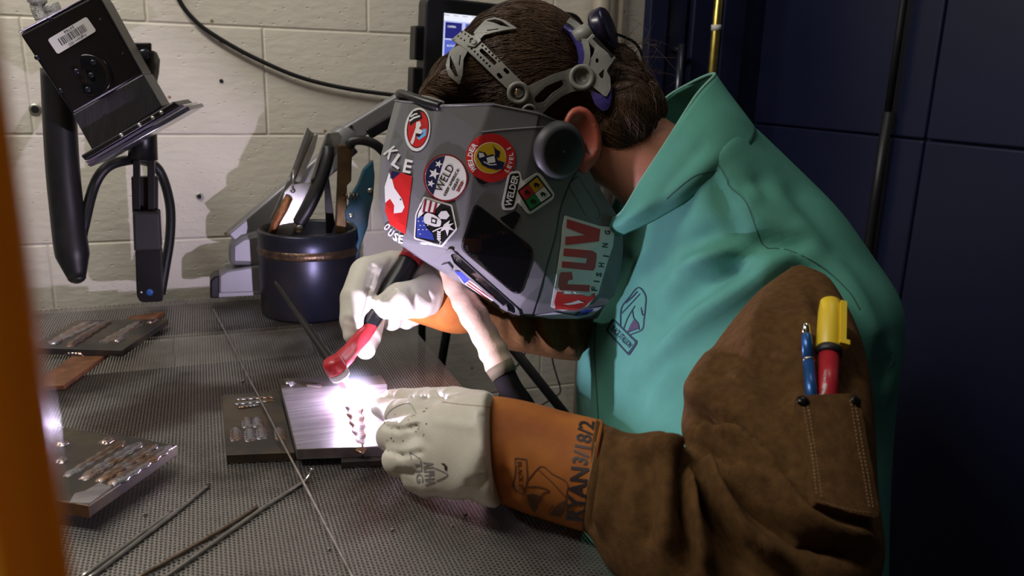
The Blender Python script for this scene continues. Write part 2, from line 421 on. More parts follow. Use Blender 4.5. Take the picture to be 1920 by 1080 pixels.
# pipes between monitor and blue post
m_pipe = mat('cream_pipe_paint', (0.46, 0.40, 0.31), 0.5, vary=0.15, scale=10)
for (pxx, rad, yy, lab) in ((1126, 0.019, 0.035, 'thick cream painted pipe on wall behind the monitor corner'), (1162, 0.0065, 0.02, 'thin cream conduit beside the blue post')):
    x = xw(pxx, 60, WY - yy); t = thing('wall_pipe' if rad > .01 else 'conduit', lab, 'pipe', (x, WY - yy, 0.0))
    mk('pipe', *tube([(x, WY - yy, 0.0), (x, WY - yy, 2.44)], rad, 20), m_pipe, t, True)
    for z in (0.5, 1.62): mk('clip', *merge([abox(x - rad - .012, x + rad + .012, WY - 0.004, WY - 0.0005, z - .01, z + .01), lathe((x, WY - yy, z - .01), EZ, [(0, rad + .0015), (.02, rad + .0015)], 20)]), m_zinc, t)
# brass pipe
p = Yp(1342, 60, 1.53); m_brass = mat('aged_brass', (0.50, 0.40, 0.10), 0.28, 0.9, vary=0.35, scale=30)
t = thing('brass_pipe', 'upright brass pipe with a paper tag in front of blue post', 'pipe', (p[0], p[1], 0.0))
mk('pipe', *tube([(p[0], p[1], 0), (p[0], p[1], 2.4)], 0.0095, 20), m_brass, t, True)
ct = Yp(1340, 52, 1.53); mk('tape_tag', *tube([(p[0], p[1], ct[2] - .006), (p[0] - .0, p[1], ct[2] + .006)], 0.0105, 20), mat('white_tape', (0.7, 0.7, 0.66), 0.5), t, True)
bt = Yp(1318, 2, 1.53); mk('valve_tee', *merge([tube([(p[0], p[1], bt[2] + .02), (bt[0] - .01, bt[1], bt[2] + .02)], .008, 14), lathe((bt[0] - .012, bt[1], bt[2] + .008), EZ, [(0, .008), (.004, .011), (.02, .011), (.024, .008)], 16)]), m_brass, t, True)
# black cable in front of blue panels
c0 = Xp(1662, 230, RX - 0.03); m_rub = mat('black_rubber', (0.012, 0.012, 0.014), 0.45, vary=0.3, scale=60)
t = thing('black_cable', 'straight black cable hanging down in front of the blue panels', 'cable', (c0[0], c0[1], 0.0))
zs = c0[2]
mk('cable', *tube([(c0[0], c0[1], z) for z in np.linspace(0.0, zs + .02, 8)], 0.0095, 14), m_rub, t, True)
mk('cord', *tube([(c0[0], c0[1], z) for z in np.linspace(zs + .0, 2.44, 8)], 0.007, 14), m_rub, t, True)

# ================================================================== welding table
TX = 0.318; TZ = 0.9; TY0, TY1, TX0 = 0.40, 1.562, -1.15
def perf_material():
    m = bpy.data.materials.new('perforated_steel'); m.use_nodes = True; nt = m.node_tree; N = nt.nodes; Lk = nt.links; b = N['Principled BSDF']
    b.inputs['Metallic'].default_value = 0.85; b.inputs['Roughness'].default_value = 0.42
    tc = N.new('ShaderNodeTexCoord')
    def vm(op, a, bb=None):
        n = N.new('ShaderNodeVectorMath'); n.operation = op
        if hasattr(a, 'is_linked'): Lk.new(a, n.inputs[0])
        else: n.inputs[0].default_value = a
        if bb is not None:
            if hasattr(bb, 'is_linked'): Lk.new(bb, n.inputs[1])
            else: n.inputs[1].default_value = bb
        return n
    s = (0.0045 * 1.732, 0.0045, 1.0)
    base = vm('MULTIPLY', tc.outputs['Object'], (1, 1, 0)).outputs[0]
    q = vm('DIVIDE', base, s).outputs[0]
    def lat(src):
        f = vm('FRACTION', src).outputs[0]; c = vm('SUBTRACT', f, (0.5, 0.5, 0)).outputs[0]; c = vm('MULTIPLY', c, (s[0], s[1], 0)).outputs[0]
        return vm('LENGTH', c).outputs['Value']
    q0 = vm('ADD', q, (1000.0, 1000.0, 0)).outputs[0]; q1 = vm('ADD', q, (1000.5, 1000.5, 0)).outputs[0]
    mn = N.new('ShaderNodeMath'); mn.operation = 'MINIMUM'; Lk.new(lat(q0), mn.inputs[0]); Lk.new(lat(q1), mn.inputs[1])
    hole = N.new('ShaderNodeMath'); hole.operation = 'LESS_THAN'; hole.inputs[1].default_value = 0.0016; Lk.new(mn.outputs[0], hole.inputs[0])
    mr = N.new('ShaderNodeMapRange'); mr.inputs[1].default_value = 0.0015; mr.inputs[2].default_value = 0.0019; Lk.new(mn.outputs[0], mr.inputs[0])
    bp = N.new('ShaderNodeBump'); bp.inputs['Strength'].default_value = 0.3; bp.inputs['Distance'].default_value = 0.0005; Lk.new(mr.outputs[0], bp.inputs['Height']); Lk.new(bp.outputs[0], b.inputs['Normal'])
    n = N.new('ShaderNodeTexNoise'); n.inputs['Scale'].default_value = 7; n.inputs['Detail'].default_value = 7; Lk.new(tc.outputs['Object'], n.inputs['Vector'])
    r = N.new('ShaderNodeValToRGB'); e = r.color_ramp.elements; e[0].position = 0.34; e[0].color = (0.10, 0.085, 0.08, 1); e[1].position = 0.52; e[1].color = (0.38, 0.365, 0.35, 1)
    x = r.color_ramp.elements.new(0.44); x.color = (0.28, 0.26, 0.25, 1); Lk.new(n.outputs['Fac'], r.inputs[0])
    n2 = N.new('ShaderNodeTexNoise'); n2.inputs['Scale'].default_value = 4.5; n2.inputs['Detail'].default_value = 4; Lk.new(vm('ADD', tc.outputs['Object'], (3.3, 1.7, 0)).outputs[0], n2.inputs['Vector'])
    r2 = N.new('ShaderNodeValToRGB'); r2.color_ramp.elements[0].position = 0.55; r2.color_ramp.elements[1].position = 0.68; Lk.new(n2.outputs['Fac'], r2.inputs[0])
    mx = N.new('ShaderNodeMix'); mx.data_type = 'RGBA'; mx.inputs[7].default_value = (0.17, 0.13, 0.11, 1); Lk.new(r2.outputs[0], mx.inputs[0]); Lk.new(r.outputs[0], mx.inputs[6]); Lk.new(mx.outputs[2], b.inputs['Base Color'])
    tr_ = N.new('ShaderNodeBsdfTransparent'); ms = N.new('ShaderNodeMixShader'); Lk.new(hole.outputs[0], ms.inputs[0]); Lk.new(b.outputs[0], ms.inputs[1]); Lk.new(tr_.outputs[0], ms.inputs[2])
    Lk.new(ms.outputs[0], N['Material Output'].inputs['Surface']); return m
m_perf = perf_material()
m_dark = mat('dark_steel', (0.035, 0.034, 0.035), 0.5, 0.7, vary=0.4, scale=15)
table = thing('welding_table', 'perforated grey steel welding table in front of cream block wall', 'table', ((TX + TX0) / 2, 1.0, 0.0))
mk('perforated_top', *abox(TX0, TX, TY0, TY1, TZ - 0.0015, TZ), m_perf, table)
mk('added_dark_pan', *abox(TX0 + .05, TX - .10, TY0 + .04, TY1 - .04, TZ - 0.12, TZ - 0.115), mat('dark_pan_black', (0.012, 0.011, 0.011), 0.85), table)  # near-black pan added under the sheet so its holes look dark
for (a, b_, c_, d_) in ((TX0 + .02, TX - .09, TY0 + .02, TY0 + .05), (TX0 + .02, TX - .09, TY1 - .05, TY1 - .02), (TX0 + .02, TX0 + .05, TY0 + .05, TY1 - .05), (TX - .12, TX - .09, TY0 + .05, TY1 - .05)):
    mk('frame_rail', *abox(a, b_, c_, d_, TZ - 0.05, TZ - 0.0018), m_dark, table)
for a in (TX0 + .03, TX - .14):
    for c_ in (TY0 + .03, TY1 - .07): mk('leg', *abox(a, a + .04, c_, c_ + .04, 0.0, TZ - 0.05), m_dark, table)

# ================================================================== weld coupons, rods and scraps on the table
m_scale = mat('mill_scale_steel', (0.060, 0.054, 0.052), 0.42, 0.7, color2=(0.13, 0.10, 0.065), scale=18, bump=0.15, bscale=90, lo=.4, hi=.7)
m_ground = mat('ground_steel', (0.42, 0.39, 0.42), 0.33, 0.85, color2=(0.27, 0.25, 0.28), scale=14, stretch=(1, 10, 1), bump=0.25, bscale=120)
m_rust = mat('rusty_cut_edge', (0.24, 0.10, 0.045), 0.6, 0.4, vary=0.5, scale=40)
m_bead = mat('heat_tinted_bead', (0.30, 0.29, 0.33), 0.26, 0.9, color2=(0.26, 0.16, 0.11), scale=40, lo=.42, hi=.6)
m_beadd = mat('dark_weld_bead', (0.16, 0.13, 0.15), 0.3, 0.9, color2=(0.22, 0.12, 0.08), scale=60)
m_brt = mat('bright_filler_steel', (0.50, 0.48, 0.45), 0.3, 0.95, vary=0.3, scale=80)
def quad_plate(name, pts, ztop, thick, material, parent, edge=None):
    P = [Zp(x, y, ztop) for x, y in pts]
    o = mk(name, *prism(P, (0, 0, -thick)), material, parent); bevel(o, 0.001, 2)
    if edge is not None: o.data.materials.append(edge)
    return o
def bead(p0, p1, wd, ht, ripple=0.004, n=26, amp=0.05):
    p0, p1 = np.array(p0), np.array(p1); d = p1 - p0; ln = np.linalg.norm(d); d /= ln; s = nrm(np.cross(EZ, d)); V = []; m = 9
    n = max(8, int(ln / 0.0012))
    for i in range(n + 1):
        t = i / n; e = math.sqrt(max(0.0, 1 - (2 * t - 1) ** 8)); rp = 1 + amp * math.sin(t * ln / ripple * 2 * math.pi)
        jit = math.sin(t * 37 + p0[0] * 90) * .06 * wd
        for j in range(m):
            a = math.pi * j / (m - 1); V.append(p0 + d * (ln * t - (math.sin(a)) * 0.25 * wd) + s * (-math.cos(a) * wd / 2 * e * (0.94 + .06 * rp) + jit) + EZ * (math.sin(a) * ht * e * rp - 0.0003))
    Fc = [(i * m + j, i * m + j + 1, (i + 1) * m + j + 1, (i + 1) * m + j) for i in range(n) for j in range(m - 1)]
    Fc += [tuple((i * m) for i in range(n + 1)) + tuple((i * m + m - 1) for i in range(n, -1, -1))]
    Fc = [tuple(reversed(f)) for f in Fc]
    return V, Fc
def beads(parent, ztop, specs, material=m_bead):
    for (a, b_, wd, ht) in specs: mk('weld_bead', *bead(Zp(*a, ztop), Zp(*b_, ztop), wd, ht), material, parent, True)
# coupon near the curtain
g = 'weld practice coupons'
zt = 0.926; c = Zp(150, 880, 0.9)
t = thing('weld_coupon', 'rust-edged steel coupon with weld beads beside the orange curtain, nearest the viewer', 'steel plate', (c[0], c[1], 0.9), g)
quad_plate('plate', [(120, 801), (332, 834), (166, 948), (-46, 912)], zt, 0.0125, m_scale, t)
mk('cut_edge', *prism([Zp(166, 949, zt), Zp(20, 925, zt), Zp(20, 925, zt) - EZ * .0125, Zp(166, 949, zt) - EZ * .0125], nrm(np.cross(EZ, Zp(166, 949, zt) - Zp(20, 925, zt))) * 0.0006), m_rust, t)
mk('backing_bar', *prism([Zp(x, y, zt - .0125) for x, y in ((215, 812), (285, 826), (110, 938), (30, 922))], (0, 0, -(zt - .0125 - .9))), m_scale, t)
beads(t, zt, [((316, 838), (205, 912), .017, .003), ((290, 836), (182, 906), .015, .003), ((262, 832), (150, 902), .016, .003), ((232, 828), (118, 896), .013, .002), ((205, 824), (190, 834), .014, .003), ((118, 830), (108, 838), .014, .003), ((118, 862), (106, 870), .014, .003)])
art_p = [Zp(x, y, zt + .0003) for x, y in ((186, 905), (210, 912), (168, 944), (130, 942), (140, 925), (160, 920))]
mk('ground_patch', *prism(art_p, (0, 0, -.0006)), m_ground, t)
# coupon at the back with its bar
zt = 0.917; c = Zp(185, 630, 0.9)
t = thing('weld_coupon', 'steel coupon lying on a long rusty bar at back left of the table', 'steel plate', (c[0], c[1], 0.9), g)
bar = [Zp(x, y, 0.907) for x, y in ((245, 592), (310, 583), (120, 722), (50, 726))]
bevel(mk('backing_bar', *prism(bar, (0, 0, -.0067)), m_rust, t), .0006)
quad_plate('plate', [(144, 600), (316, 598), (229, 657), (50, 652)], zt, 0.0098, m_scale, t)
beads(t, zt, [((205, 602), (126, 652), .018, .004)], m_beadd)
beads(t, zt, [((165, 604), (95, 645), .02, .002), ((185, 604), (112, 640), .012, .002), ((265, 603), (190, 645), .02, .002), ((290, 601), (280, 607), .014, .003), ((228, 634), (215, 642), .014, .003), ((110, 640), (98, 647), .014, .003)])
beads(t, 0.907, [((122, 664), (160, 667), .010, .006)], m_bead)
# small coupon with square pads
zt = 0.911; c = Zp(480, 800, 0.9)
t = thing('weld_coupon', 'dark steel coupon with five square weld pads under the long rod', 'steel plate', (c[0], c[1], 0.9), g)
quad_plate('plate', [(416, 741), (523, 731), (553, 848), (424, 853)], zt, 0.0108, m_scale, t)
beads(t, zt, [((443, 749), (520, 744), .008, .002), ((440, 758), (520, 750), .008, .002), ((448, 765), (490, 759), .008, .003)])
for a, b_ in (((442, 803), (442, 828)), ((468, 805), (470, 829)), ((490, 803), (492, 825)), ((463, 784), (465, 803)), ((482, 784), (485, 802)), ((524, 803), (527, 826))): mk('weld_pad', *bead(Zp(*a, zt), Zp(*b_, zt), .013, .0022, .004), m_bead, t, True)
# coupon being welded
zt = 0.921; c = Zp(640, 790, 0.9)
t = thing('weld_coupon', 'ground steel coupon under the arc with half filled groove weld', 'steel plate', (c[0], c[1], 0.9), g)
quad_plate('plate', [(527, 728), (660, 722), (679, 838), (556, 842)], zt, 0.0125, m_ground, t)
quad_plate('plate', [(662, 722), (726, 719), (738, 836), (681, 838)], zt, 0.0125, m_ground, t)
quad_plate('plate_scale_band', [(523, 710), (714, 703), (726, 719), (527, 728)], zt, 0.0125, m_scale, t)
quad_plate('backing_bar', [(632, 705), (700, 702), (716, 862), (640, 866)], zt - .0127, 0.0082, m_scale, t)
mk('groove_weld', *bead(Zp(680, 848, zt - .004), Zp(661, 752, zt - .0005), .021, .0042, .0036, amp=.07), m_beadd, t, True)
mk('tack_weld', *bead(Zp(540, 720, zt), Zp(552, 722, zt), .012, .005), m_bead, t, True)
mk('tack_weld', *bead(Zp(575, 722, zt), Zp(605, 724, zt), .010, .002), m_beadd, t, True)
# filler rods
def rod(pts, r, label, mt, group='filler rods on the table', sub=6):
    P = cat([Zp(x, y, z) for x, y, z in pts], sub); o = mk('filler_rod', *tube(P, r, 8), mt, None, True); tag(o, label, 'rod', group); return o
rod([(400, 580, .9025), (448, 672, .906), (500, 772, .9165), (530, 830, .9168), (556, 880, .914), (600, 965, .906), (640, 1041, .9025), (664, 1087, .902)], .0014, 'long thin filler rod running over the coupons from back to front', m_brt)
rod([(393, 908, .9022), (330, 960, .9022), (262, 1012, .9022), (160, 1090, .9022)], .0021, 'blue tipped filler rod of the left pair, farther tip', m_brt)
rod([(322, 960, .9022), (255, 1008, .9022), (150, 1085, .9022)], .0020, 'short filler rod lying against the blue tipped rod', m_brt)
rod([(586, 878, .912), (578, 895, .9045), (562, 908, .9022), (480, 962, .9022), (330, 1068, .9022), (290, 1097, .9022)], .0021, 'filler rod with a bent end under the welded coupon', m_brt)
rod([(482, 950, .9022), (420, 990, .9022), (240, 1094, .9022)], .0020, 'dull filler rod lying beside the bent rod', mat('rusty_rod', (.25, .19, .14), .5, .8, vary=.4, scale=90))
for i, (x, y, s) in enumerate(((272, 966, .006), (455, 716, .003), (872, 967, .004), (617, 1031, .003), (848, 988, .003), (735, 995, .003))):
    a = Zp(x - s * 700, y, .901); b_ = Zp(x + s * 900, y - 2, .901); o = mk('metal_scrap', *box((a + b_) / 2 + EZ * .0006, b_ - a, np.cross(EZ, b_ - a), EZ, np.linalg.norm(b_ - a) / 2, .0012, .0012), m_brt)
    tag(o, ['short bright metal offcut beside the left pair of rods', 'tiny spatter ball behind the small dark coupon', 'bright sliver of metal in front of the near glove', 'small spatter crumb near the long rod', 'spatter crumb right of the bright sliver', 'spatter crumb between near glove and long rod'][i], 'scrap', 'scraps on the table'); bevel(o, .0005)

# ================================================================== pipe pot with clamp and electrode holder
pc = Zp(561, 606, 0.9); pc = np.array([pc[0] + 0.032, pc[1] + 0.080, 0.9]); PR, PH = 0.0885, 0.152
m_pot = mat('blued_pipe_steel', (0.020, 0.027, 0.055), 0.36, 0.75, color2=(0.052, 0.047, 0.052), scale=9, bump=0.12, bscale=50)
t = thing('steel_pot', 'dark blued steel pipe pot with a brown weld ring, holding tools', 'pot', pc)
mk('pot_wall', *lathe(pc, EZ, [(0.0, PR - .004), (.003, PR), (.108, PR), (.116, PR - .001), (.124, PR), (PH - .003, PR + .001), (PH, PR - .002), (PH, PR - .009), (PH - .003, PR - .011), (.008, PR - .011), (.008, 0.001)], 72), m_pot, t, True)
prof = [(.109, PR - .001)] + [(.109 + .014 * k / 6, PR + .0022 * math.sin(math.pi * k / 6)) for k in range(7)] + [(.124, PR - .001)]
o = mk('weld_ring', *lathe(pc, EZ, prof, 96), mat('brown_weld_ring', (0.20, 0.13, 0.075), 0.35, 0.85, color2=(.10, .07, .05), scale=60, bump=.6, bscale=180), t, True)
def flat(name, pts, Y, thick, material, parent, bev=.001):
    """sheet part standing at depth Y, thickness towards the wall"""
    o = mk(name, *prism([Yp(x, y, Y) for x, y in pts], (0, thick, 0)), material, parent); bevel(o, bev, 2); return o
Yc = pc[1]
m_zincp = mat('zinc_plated_steel', (0.52, 0.53, 0.50), 0.34, 0.85, vary=0.25, scale=30)
m_copper = mat('copper_braid', (0.42, 0.18, 0.08), 0.4, 0.9, vary=0.4, scale=200, bump=.8, bscale=500)
gc = thing('ground_clamp', 'zinc plated ground clamp with copper braid standing in the pot', 'clamp', (pc[0] - .03, Yc, .91))
Y = Yc - .02
flat('handle', [(576, 238), (584, 247), (597, 252), (590, 282), (562, 345), (548, 352), (536, 388), (517, 410), (506, 412), (545, 325), (560, 285)], Y + .006, .004, m_zincp, gc)
flat('handle_flange', [(576, 238), (583, 246), (551, 330), (545, 325)], Y - .004, .012, m_zincp, gc)
flat('handle_flange', [(590, 252), (597, 252), (590, 282), (562, 345), (553, 340)], Y - .004, .012, m_zincp, gc)
flat('handle', [(612, 250), (634, 247), (641, 256), (634, 282), (600, 355), (556, 444), (530, 446), (536, 420), (585, 335)], Y, .004, m_zincp, gc)
flat('handle_flange', [(612, 250), (617, 249), (590, 335), (582, 338)], Y - .012, .014, m_zincp, gc)
flat('jaw_plate', [(533, 360), (547, 345), (583, 342), (588, 352), (548, 440), (521, 446), (513, 440)], Y - .010, .004, m_zincp, gc)
mk('copper_strap', *tube([Yp(543, 370, Y - .014), Yp(532, 392, Y - .015), Yp(516, 420, Y - .014), Yp(508, 445, Y - .01)], [.006, .007, .007, .006], 10), m_copper, gc, True)
mk('bolt', *lathe(Yp(561, 425, Y - .012), -EY, [(0, .010), (.002, .010), (.0022, .0055), (.012, .0055), (.0135, .004)], 20), m_zincp, gc, True)
mk('rivet', *lathe(Yp(549, 357, Y - .009), -EY, [(0, .005), (.003, .004), (.004, .001)], 16), m_zincp, gc, True)
mk('spring_wire', *tube([Yp(551, 318, Y - .003), Yp(550, 338, Y - .012), Yp(549, 356, Y - .013)], .0018, 8), m_zincp, gc, True)
mk('clamp_cable', *tube(cat([Yp(616, 276, Y - .008), Yp(614, 300, Y - .016), Yp(600, 345, Y - .02), Yp(580, 388, Y - .02), Yp(560, 420, Y - .014)], 6), .0105, 14), m_rub, gc, True)
# electrode holder
m_brz = mat('oxidised_bronze', (0.17, 0.11, 0.055), 0.45, 0.85, vary=0.4, scale=40)
m_teal = mat('teal_lever_paint', (0.015, 0.085, 0.14), 0.4, 0.1, color2=(.03, .05, .06), scale=25, lo=.45, hi=.7)
eh = thing('electrode_holder', 'bronze bar electrode clamp with a teal lever hooked over the pot rim', 'clamp', (pc[0] + .06, Yc - .03, .95))
Y = Yc - .045
flat('bar', [(635, 272), (661, 271), (659, 340), (651, 348), (650, 436), (629, 440), (633, 345)], Y, .012, m_brz, eh, .002)
mk('spring', *tube([Yp(643, 368, Y - .004) + np.array([k * .0011, .006 * math.sin(k * 1.1), .006 * math.cos(k * 1.1)]) for k in range(26)], .0013, 6), m_brz, eh, True)
lever = [(700, 300), (703, 330), (700, 372), (693, 400), (690, 425), (676, 462), (668, 496), (659, 491), (661, 478), (672, 448), (670, 428), (662, 419), (648, 412), (647, 396), (655, 384), (656, 372), (672, 345), (682, 318)]
flat('lever', lever, Y - .002, .013, m_teal, eh, .002)
for q in ((694, 357), (658, 404)): mk('pivot_pin', *lathe(Yp(*q, Y - .001), -EY, [(0, .005), (.004, .0045), (.005, .002)], 16), m_zincp, eh, True)
mk('holder_cable', *tube(cat([Yp(655, 276, Y + .006), Yp(660, 265, Y + .004), Yp(680, 263, Y), Yp(705, 272, Y), Yp(724, 292, Y + .01), Yp(735, 320, Y + .03), Yp(745, 380, Y + .08), Yp(765, 470, 1.54), Yp(790, 560, 1.60), np.array([.42, 1.62, .55]), np.array([.43, 1.60, .15]), np.array([.44, 1.57, .009])], 6), .0085, 12), m_rub, eh, True)
fl = thing('dark_file', 'narrow dark steel strip leaning inside the pot between the clamps', 'tool', (pc[0] + .03, Yc, .91))
flat('blade', [(608, 330), (616, 325), (628, 420), (622, 438), (612, 438)], Yc - .0, .006, m_dark, fl)
flat('tang', [(609, 318), (614, 316), (616, 328), (610, 331)], Yc + .001, .004, m_zincp, fl)

# ================================================================== weld camera on its arm, wall cable
m_blk = mat('black_anodised', (0.010, 0.010, 0.012), 0.35, 0.3, vary=0.2, scale=30)
m_gry = mat('dark_grey_brushed', (0.075, 0.080, 0.098), 0.35, 0.6, vary=0.3, scale=12, stretch=(30, 2, 2))
m_glass = mat('tinted_cover_glass', (0.10, 0.09, 0.16), 0.08, 0.0, spec=0.8, coat=1.0)
m_label = mat('white_label', (0.78, 0.78, 0.76), 0.45); m_ink = mat('black_ink', (0.012, 0.012, 0.014), 0.5)
DB = 1.36
cb = Dp(150, 120, DB)
wc = thing('weld_camera', 'black box weld camera with barcode label and glass cover plates, tilted on its arm', 'camera', cb)
nback = nrm(0.75 * EY + 0.12 * EX)
def slab(name, pts, d, thick, material, bev=.0015, parent=None):
    o = mk(name, *prism([Dp(x, y, d) for x, y in pts], nback * thick), material, wc if parent is None else parent); bevel(o, bev, 2); return o
body = slab('housing', [(37, 64), (182, -12), (192, 2), (268, 139), (136, 214)], DB, .062, m_blk, .003)
slv = slab('sleeve', [(135, 214), (268, 138), (304, 200), (174, 284)], DB - .001, .066, m_gry, .002)
slab('top_cover', [(36, 62), (181, -14), (180, -17), (34, 59)], DB - .001, .064, mat('silver_edge', (.5, .48, .55), .3, .9), .0008)
slab('flange', [(151, 292), (325, 190), (336, 198), (160, 302)], DB - .03, .12, m_blk, .002)
slab('cover_glass', [(160, 303), (342, 196), (346, 199), (165, 307)], DB - .032, .125, m_glass, .0005)
slab('cover_glass', [(163, 309), (352, 199), (357, 206), (170, 313)], DB - .034, .13, mat('smoke_plastic', (.05, .05, .075), .15, 0, spec=.7), .0005)
for x, y in ((228, 259), (262, 240), (287, 227), (303, 217)): mk('flange_screw', *lathe(Dp(x, y - 6, DB - .031), -nback, [(0, .003), (.003, .003), (.004, .001)], 10), m_zinc, wc, True)
tb = bvh(*prism([Dp(x, y, DB) for x, y in [(20, 64), (182, -32), (282, 139), (136, 230)]], nback * .06))
hub = mk('hub', *lathe(Dp(170, 141, DB), -nback, [(0, .030), (.004, .030), (.0055, .028), (.0055, .012), (.004, .010)], 40), mat('gloss_black', (.008, .008, .009), .18, .2), wc, True)
for k in range(5):
    x, y = [(144, 134), (175, 117), (198, 147), (165, 168), (171, 141)][k]
    mk('hub_screw', *lathe(Dp(x, y, DB - .0055), -nback, [(0, .004), (.002, .004), (.0028, .002)], 12), m_dkbar, hub, True)
for x, y in ((187, 38), (229, 102), (69, 108), (113, 170), (95, 36)): mk('case_screw', *lathe(Dp(x, y, DB - .0005), -nback, [(0, .0035), (.001, .003)], 12), m_dkbar, wc, True)
lb = art('barcode_label', [rpoly([(89, 74), (162, 31), (181, 58), (108, 102)], 5)], tb, .0006, m_label, wc)
ax = nrm(np.array([162 - 89, 31 - 74.0])); ay = nrm(np.array([19, 28.0])); o0 = np.array([89, 74.0])
x = 17.0
while x < 73:
    wd = random.choice((.9, 1.4, 2.0)); a = o0 + ax * x + ay * 9; b_ = a + ay * 15; art('bar', [bar2(a, b_, wd)], tb, .0009, m_ink, lb, .0002, 40); x += wd + random.choice((1.0, 1.5))
words('lettering', '23766', *(o0 + ax * 44 + ay * 4.5), 22, 5, 149.5, tb, .0009, m_ink, lb); words('lettering', 'Ingham ISD', *(o0 + ax * 46 + ay * 28.5), 38, 6, 149.5, tb, .0009, m_ink, lb)
# braided silver lead
m_braid = mat('silver_braid', (.62, .62, .60), .35, .7, vary=.4, scale=300, bump=1, bscale=600)
mk('braided_lead', *tube(cat([Dp(80, 36, DB + .03), Dp(72, 18, DB + .03), Dp(70, 4, DB + .03), Dp(66, -20, DB + .03)], 5), [.010] * 10 + [.013] * 6, 14), m_braid, wc, True)
mk('braided_lead', *tube(cat([Dp(100, 30, DB + .03), Dp(97, 18, DB + .03), Dp(92, 8, DB + .03)], 4), [.011] * 4 + [.013] * 5, 14), m_braid, wc, True)
# support arm
arm = thing('camera_arm', 'black jointed support arm standing at the wall behind the weld camera', 'arm', Yp(280, 566, 1.54))
Ya = 1.52
flat('bracket', [(240, 80), (283, 80), (284, 146), (262, 160), (240, 120)], Ya - .06, .03, m_blk, arm, .002)
flat('bracket_cover', [(281, 94), (292, 96), (299, 112), (297, 138), (292, 162), (281, 160)], Ya - .05, .03, mat('grey_plastic', (.16, .16, .14), .5), arm, .003)
mk('pivot', *lathe(Yp(272, 102, Ya - .061), -EY, [(0, .009), (.003, .009), (.004, .005)], 20), m_dkbar, arm, True)
V, Fc = tube([Yp(270, 130, Ya - .02), Yp(268, 250, Ya - .02), Yp(268, 298, Ya - .02)], [.014, .022, .0235], 24); mk('post', V, Fc, m_blk, arm, True)
flat('arm_rail', [(249, 300), (262, 300), (263, 400), (250, 400)], Ya - .02, .02, m_blk, arm); flat('arm_rail', [(276, 300), (290, 300), (290, 400), (277, 400)], Ya - .02, .02, m_blk, arm)
flat('arm_core', [(246, 332), (296, 332), (296, 400), (248, 400)], Ya - .005, .02, m_blk, arm)
flat('arm_sleeve', [(248, 398), (299, 398), (303, 470), (251, 472)], Ya - .035, .045, mat('matte_black', (.02, .02, .022), .6), arm, .004)
flat('arm_foot', rpoly([(253, 468), (303, 468), (306, 566), (264, 568), (256, 556)], 8), Ya - .03, .04, m_blk, arm, .002)
mk('blue_cap', *lathe(Yp(281, 548, Ya - .0295), -EY, [(0, .006), (.0025, .006), (.003, .003)], 16), mat('blue_cap', (.02, .10, .35), .4), arm, True)
mk('foot_screw', *lathe(Yp(265, 548, Ya - .0295), -EY, [(0, .002), (.0015, .002), (.002, .001)], 10), m_zinc, arm, True)
mk('arm_cable', *tube(cat([Dp(150, 460, 1.49), Dp(158, 420, 1.49), Dp(176, 350, 1.50), Dp(200, 314, 1.50), Dp(236, 301, 1.52), Dp(272, 302, 1.58), Dp(300, 322, 1.60), Dp(318, 380, 1.60), Dp(319, 440, 1.60), Dp(310, 500, 1.60), Dp(301, 552, 1.60)], 6), .0085, 14), m_rub, arm, True)
lamp = thing('hanging_cable_sleeve', 'thick black cable sleeve hanging down left of the camera arm', 'cable sleeve', Dp(145, 530, 1.46))
P = cat([Dp(108, 130, 1.475), Dp(112, 220, 1.48), Dp(118, 320, 1.485), Dp(126, 400, 1.49), Dp(133, 460, 1.49), Dp(144, 520, 1.49)], 6)
mk('sleeve', *tube(P, list(np.linspace(.024, .0255, 26)) + list(np.linspace(.025, .014, len(P) - 26)), 22), m_rub, lamp, True)
mk('rounded_end', *lathe(P[-1] - nrm(P[-1] - P[-2]) * .002, P[-1] - P[-2], [(0, .0141), (.005, .0135), (.009, .010), (.012, .004), (.0125, .001)], 22), m_rub, lamp, True)
wcab = mk('wall_cable', *tube(cat([np.array([-.10, WY - .012, 2.40]), np.array([-.09, WY - .012, 1.9]), Yp(312, -70, WY - .012), Yp(336, 0, WY - .012), Yp(365, 38, WY - .012), Yp(400, 65, WY - .012), Yp(470, 105, WY - .012), Yp(560, 144, WY - .012), Yp(650, 166, WY - .012), Yp(755, 180, WY - .012), Yp(860, 190, WY - .012)], 6), .0042, 12), m_rub, None, True)
tag(wcab, 'thin black cable sagging across the cream block wall to the monitor', 'cable')

# ================================================================== monitor and its arm
m_alu = mat('silver_arm_paint', (0.30, 0.30, 0.315), 0.5, 0.5, vary=0.1, scale=8)
TLm, TRm, BLm = Dp(800, -14, 1.47), Dp(1112, 22, 1.62), Dp(786, 262, 1.47)
mon = thing('monitor', 'black framed touch monitor behind the welder showing a blue menu screen', 'monitor', BLm)
u = nrm(TRm - TLm); v = nrm(BLm - TLm); v = nrm(v - u * np.dot(u, v)); nb = np.cross(v, u); nb = nb if nb[1] > 0 else -nb
Wm = np.linalg.norm(TRm - TLm); Hm = np.linalg.norm(BLm - TLm)
def mp(a, b_, z=0.0): return TLm + u * a * Wm + v * b_ * Hm + nb * z
case = mk('case', *prism([mp(*q) for q in rpoly([(0, .02), (.90, .02), (1.0, .16), (1.0, .99), (0, .99)], .05)], nb * .04), mat('black_case_plastic', (.012, .012, .013), .42), mon); bevel(case, .004, 3)
for a, b0, b1 in ((-.045, .22, .45), (-.05, .5, .98)): bevel(mk('side_grip', *prism([mp(a, b0, .006), mp(.01, b0, .006), mp(.01, b1, .006), mp(a, b1, .006)], nb * .03), m_blk, mon), .003, 2)
def emat(name, c, s): return mat(name, (0.01, 0.01, 0.01), 0.3, emit=c, estr=s)
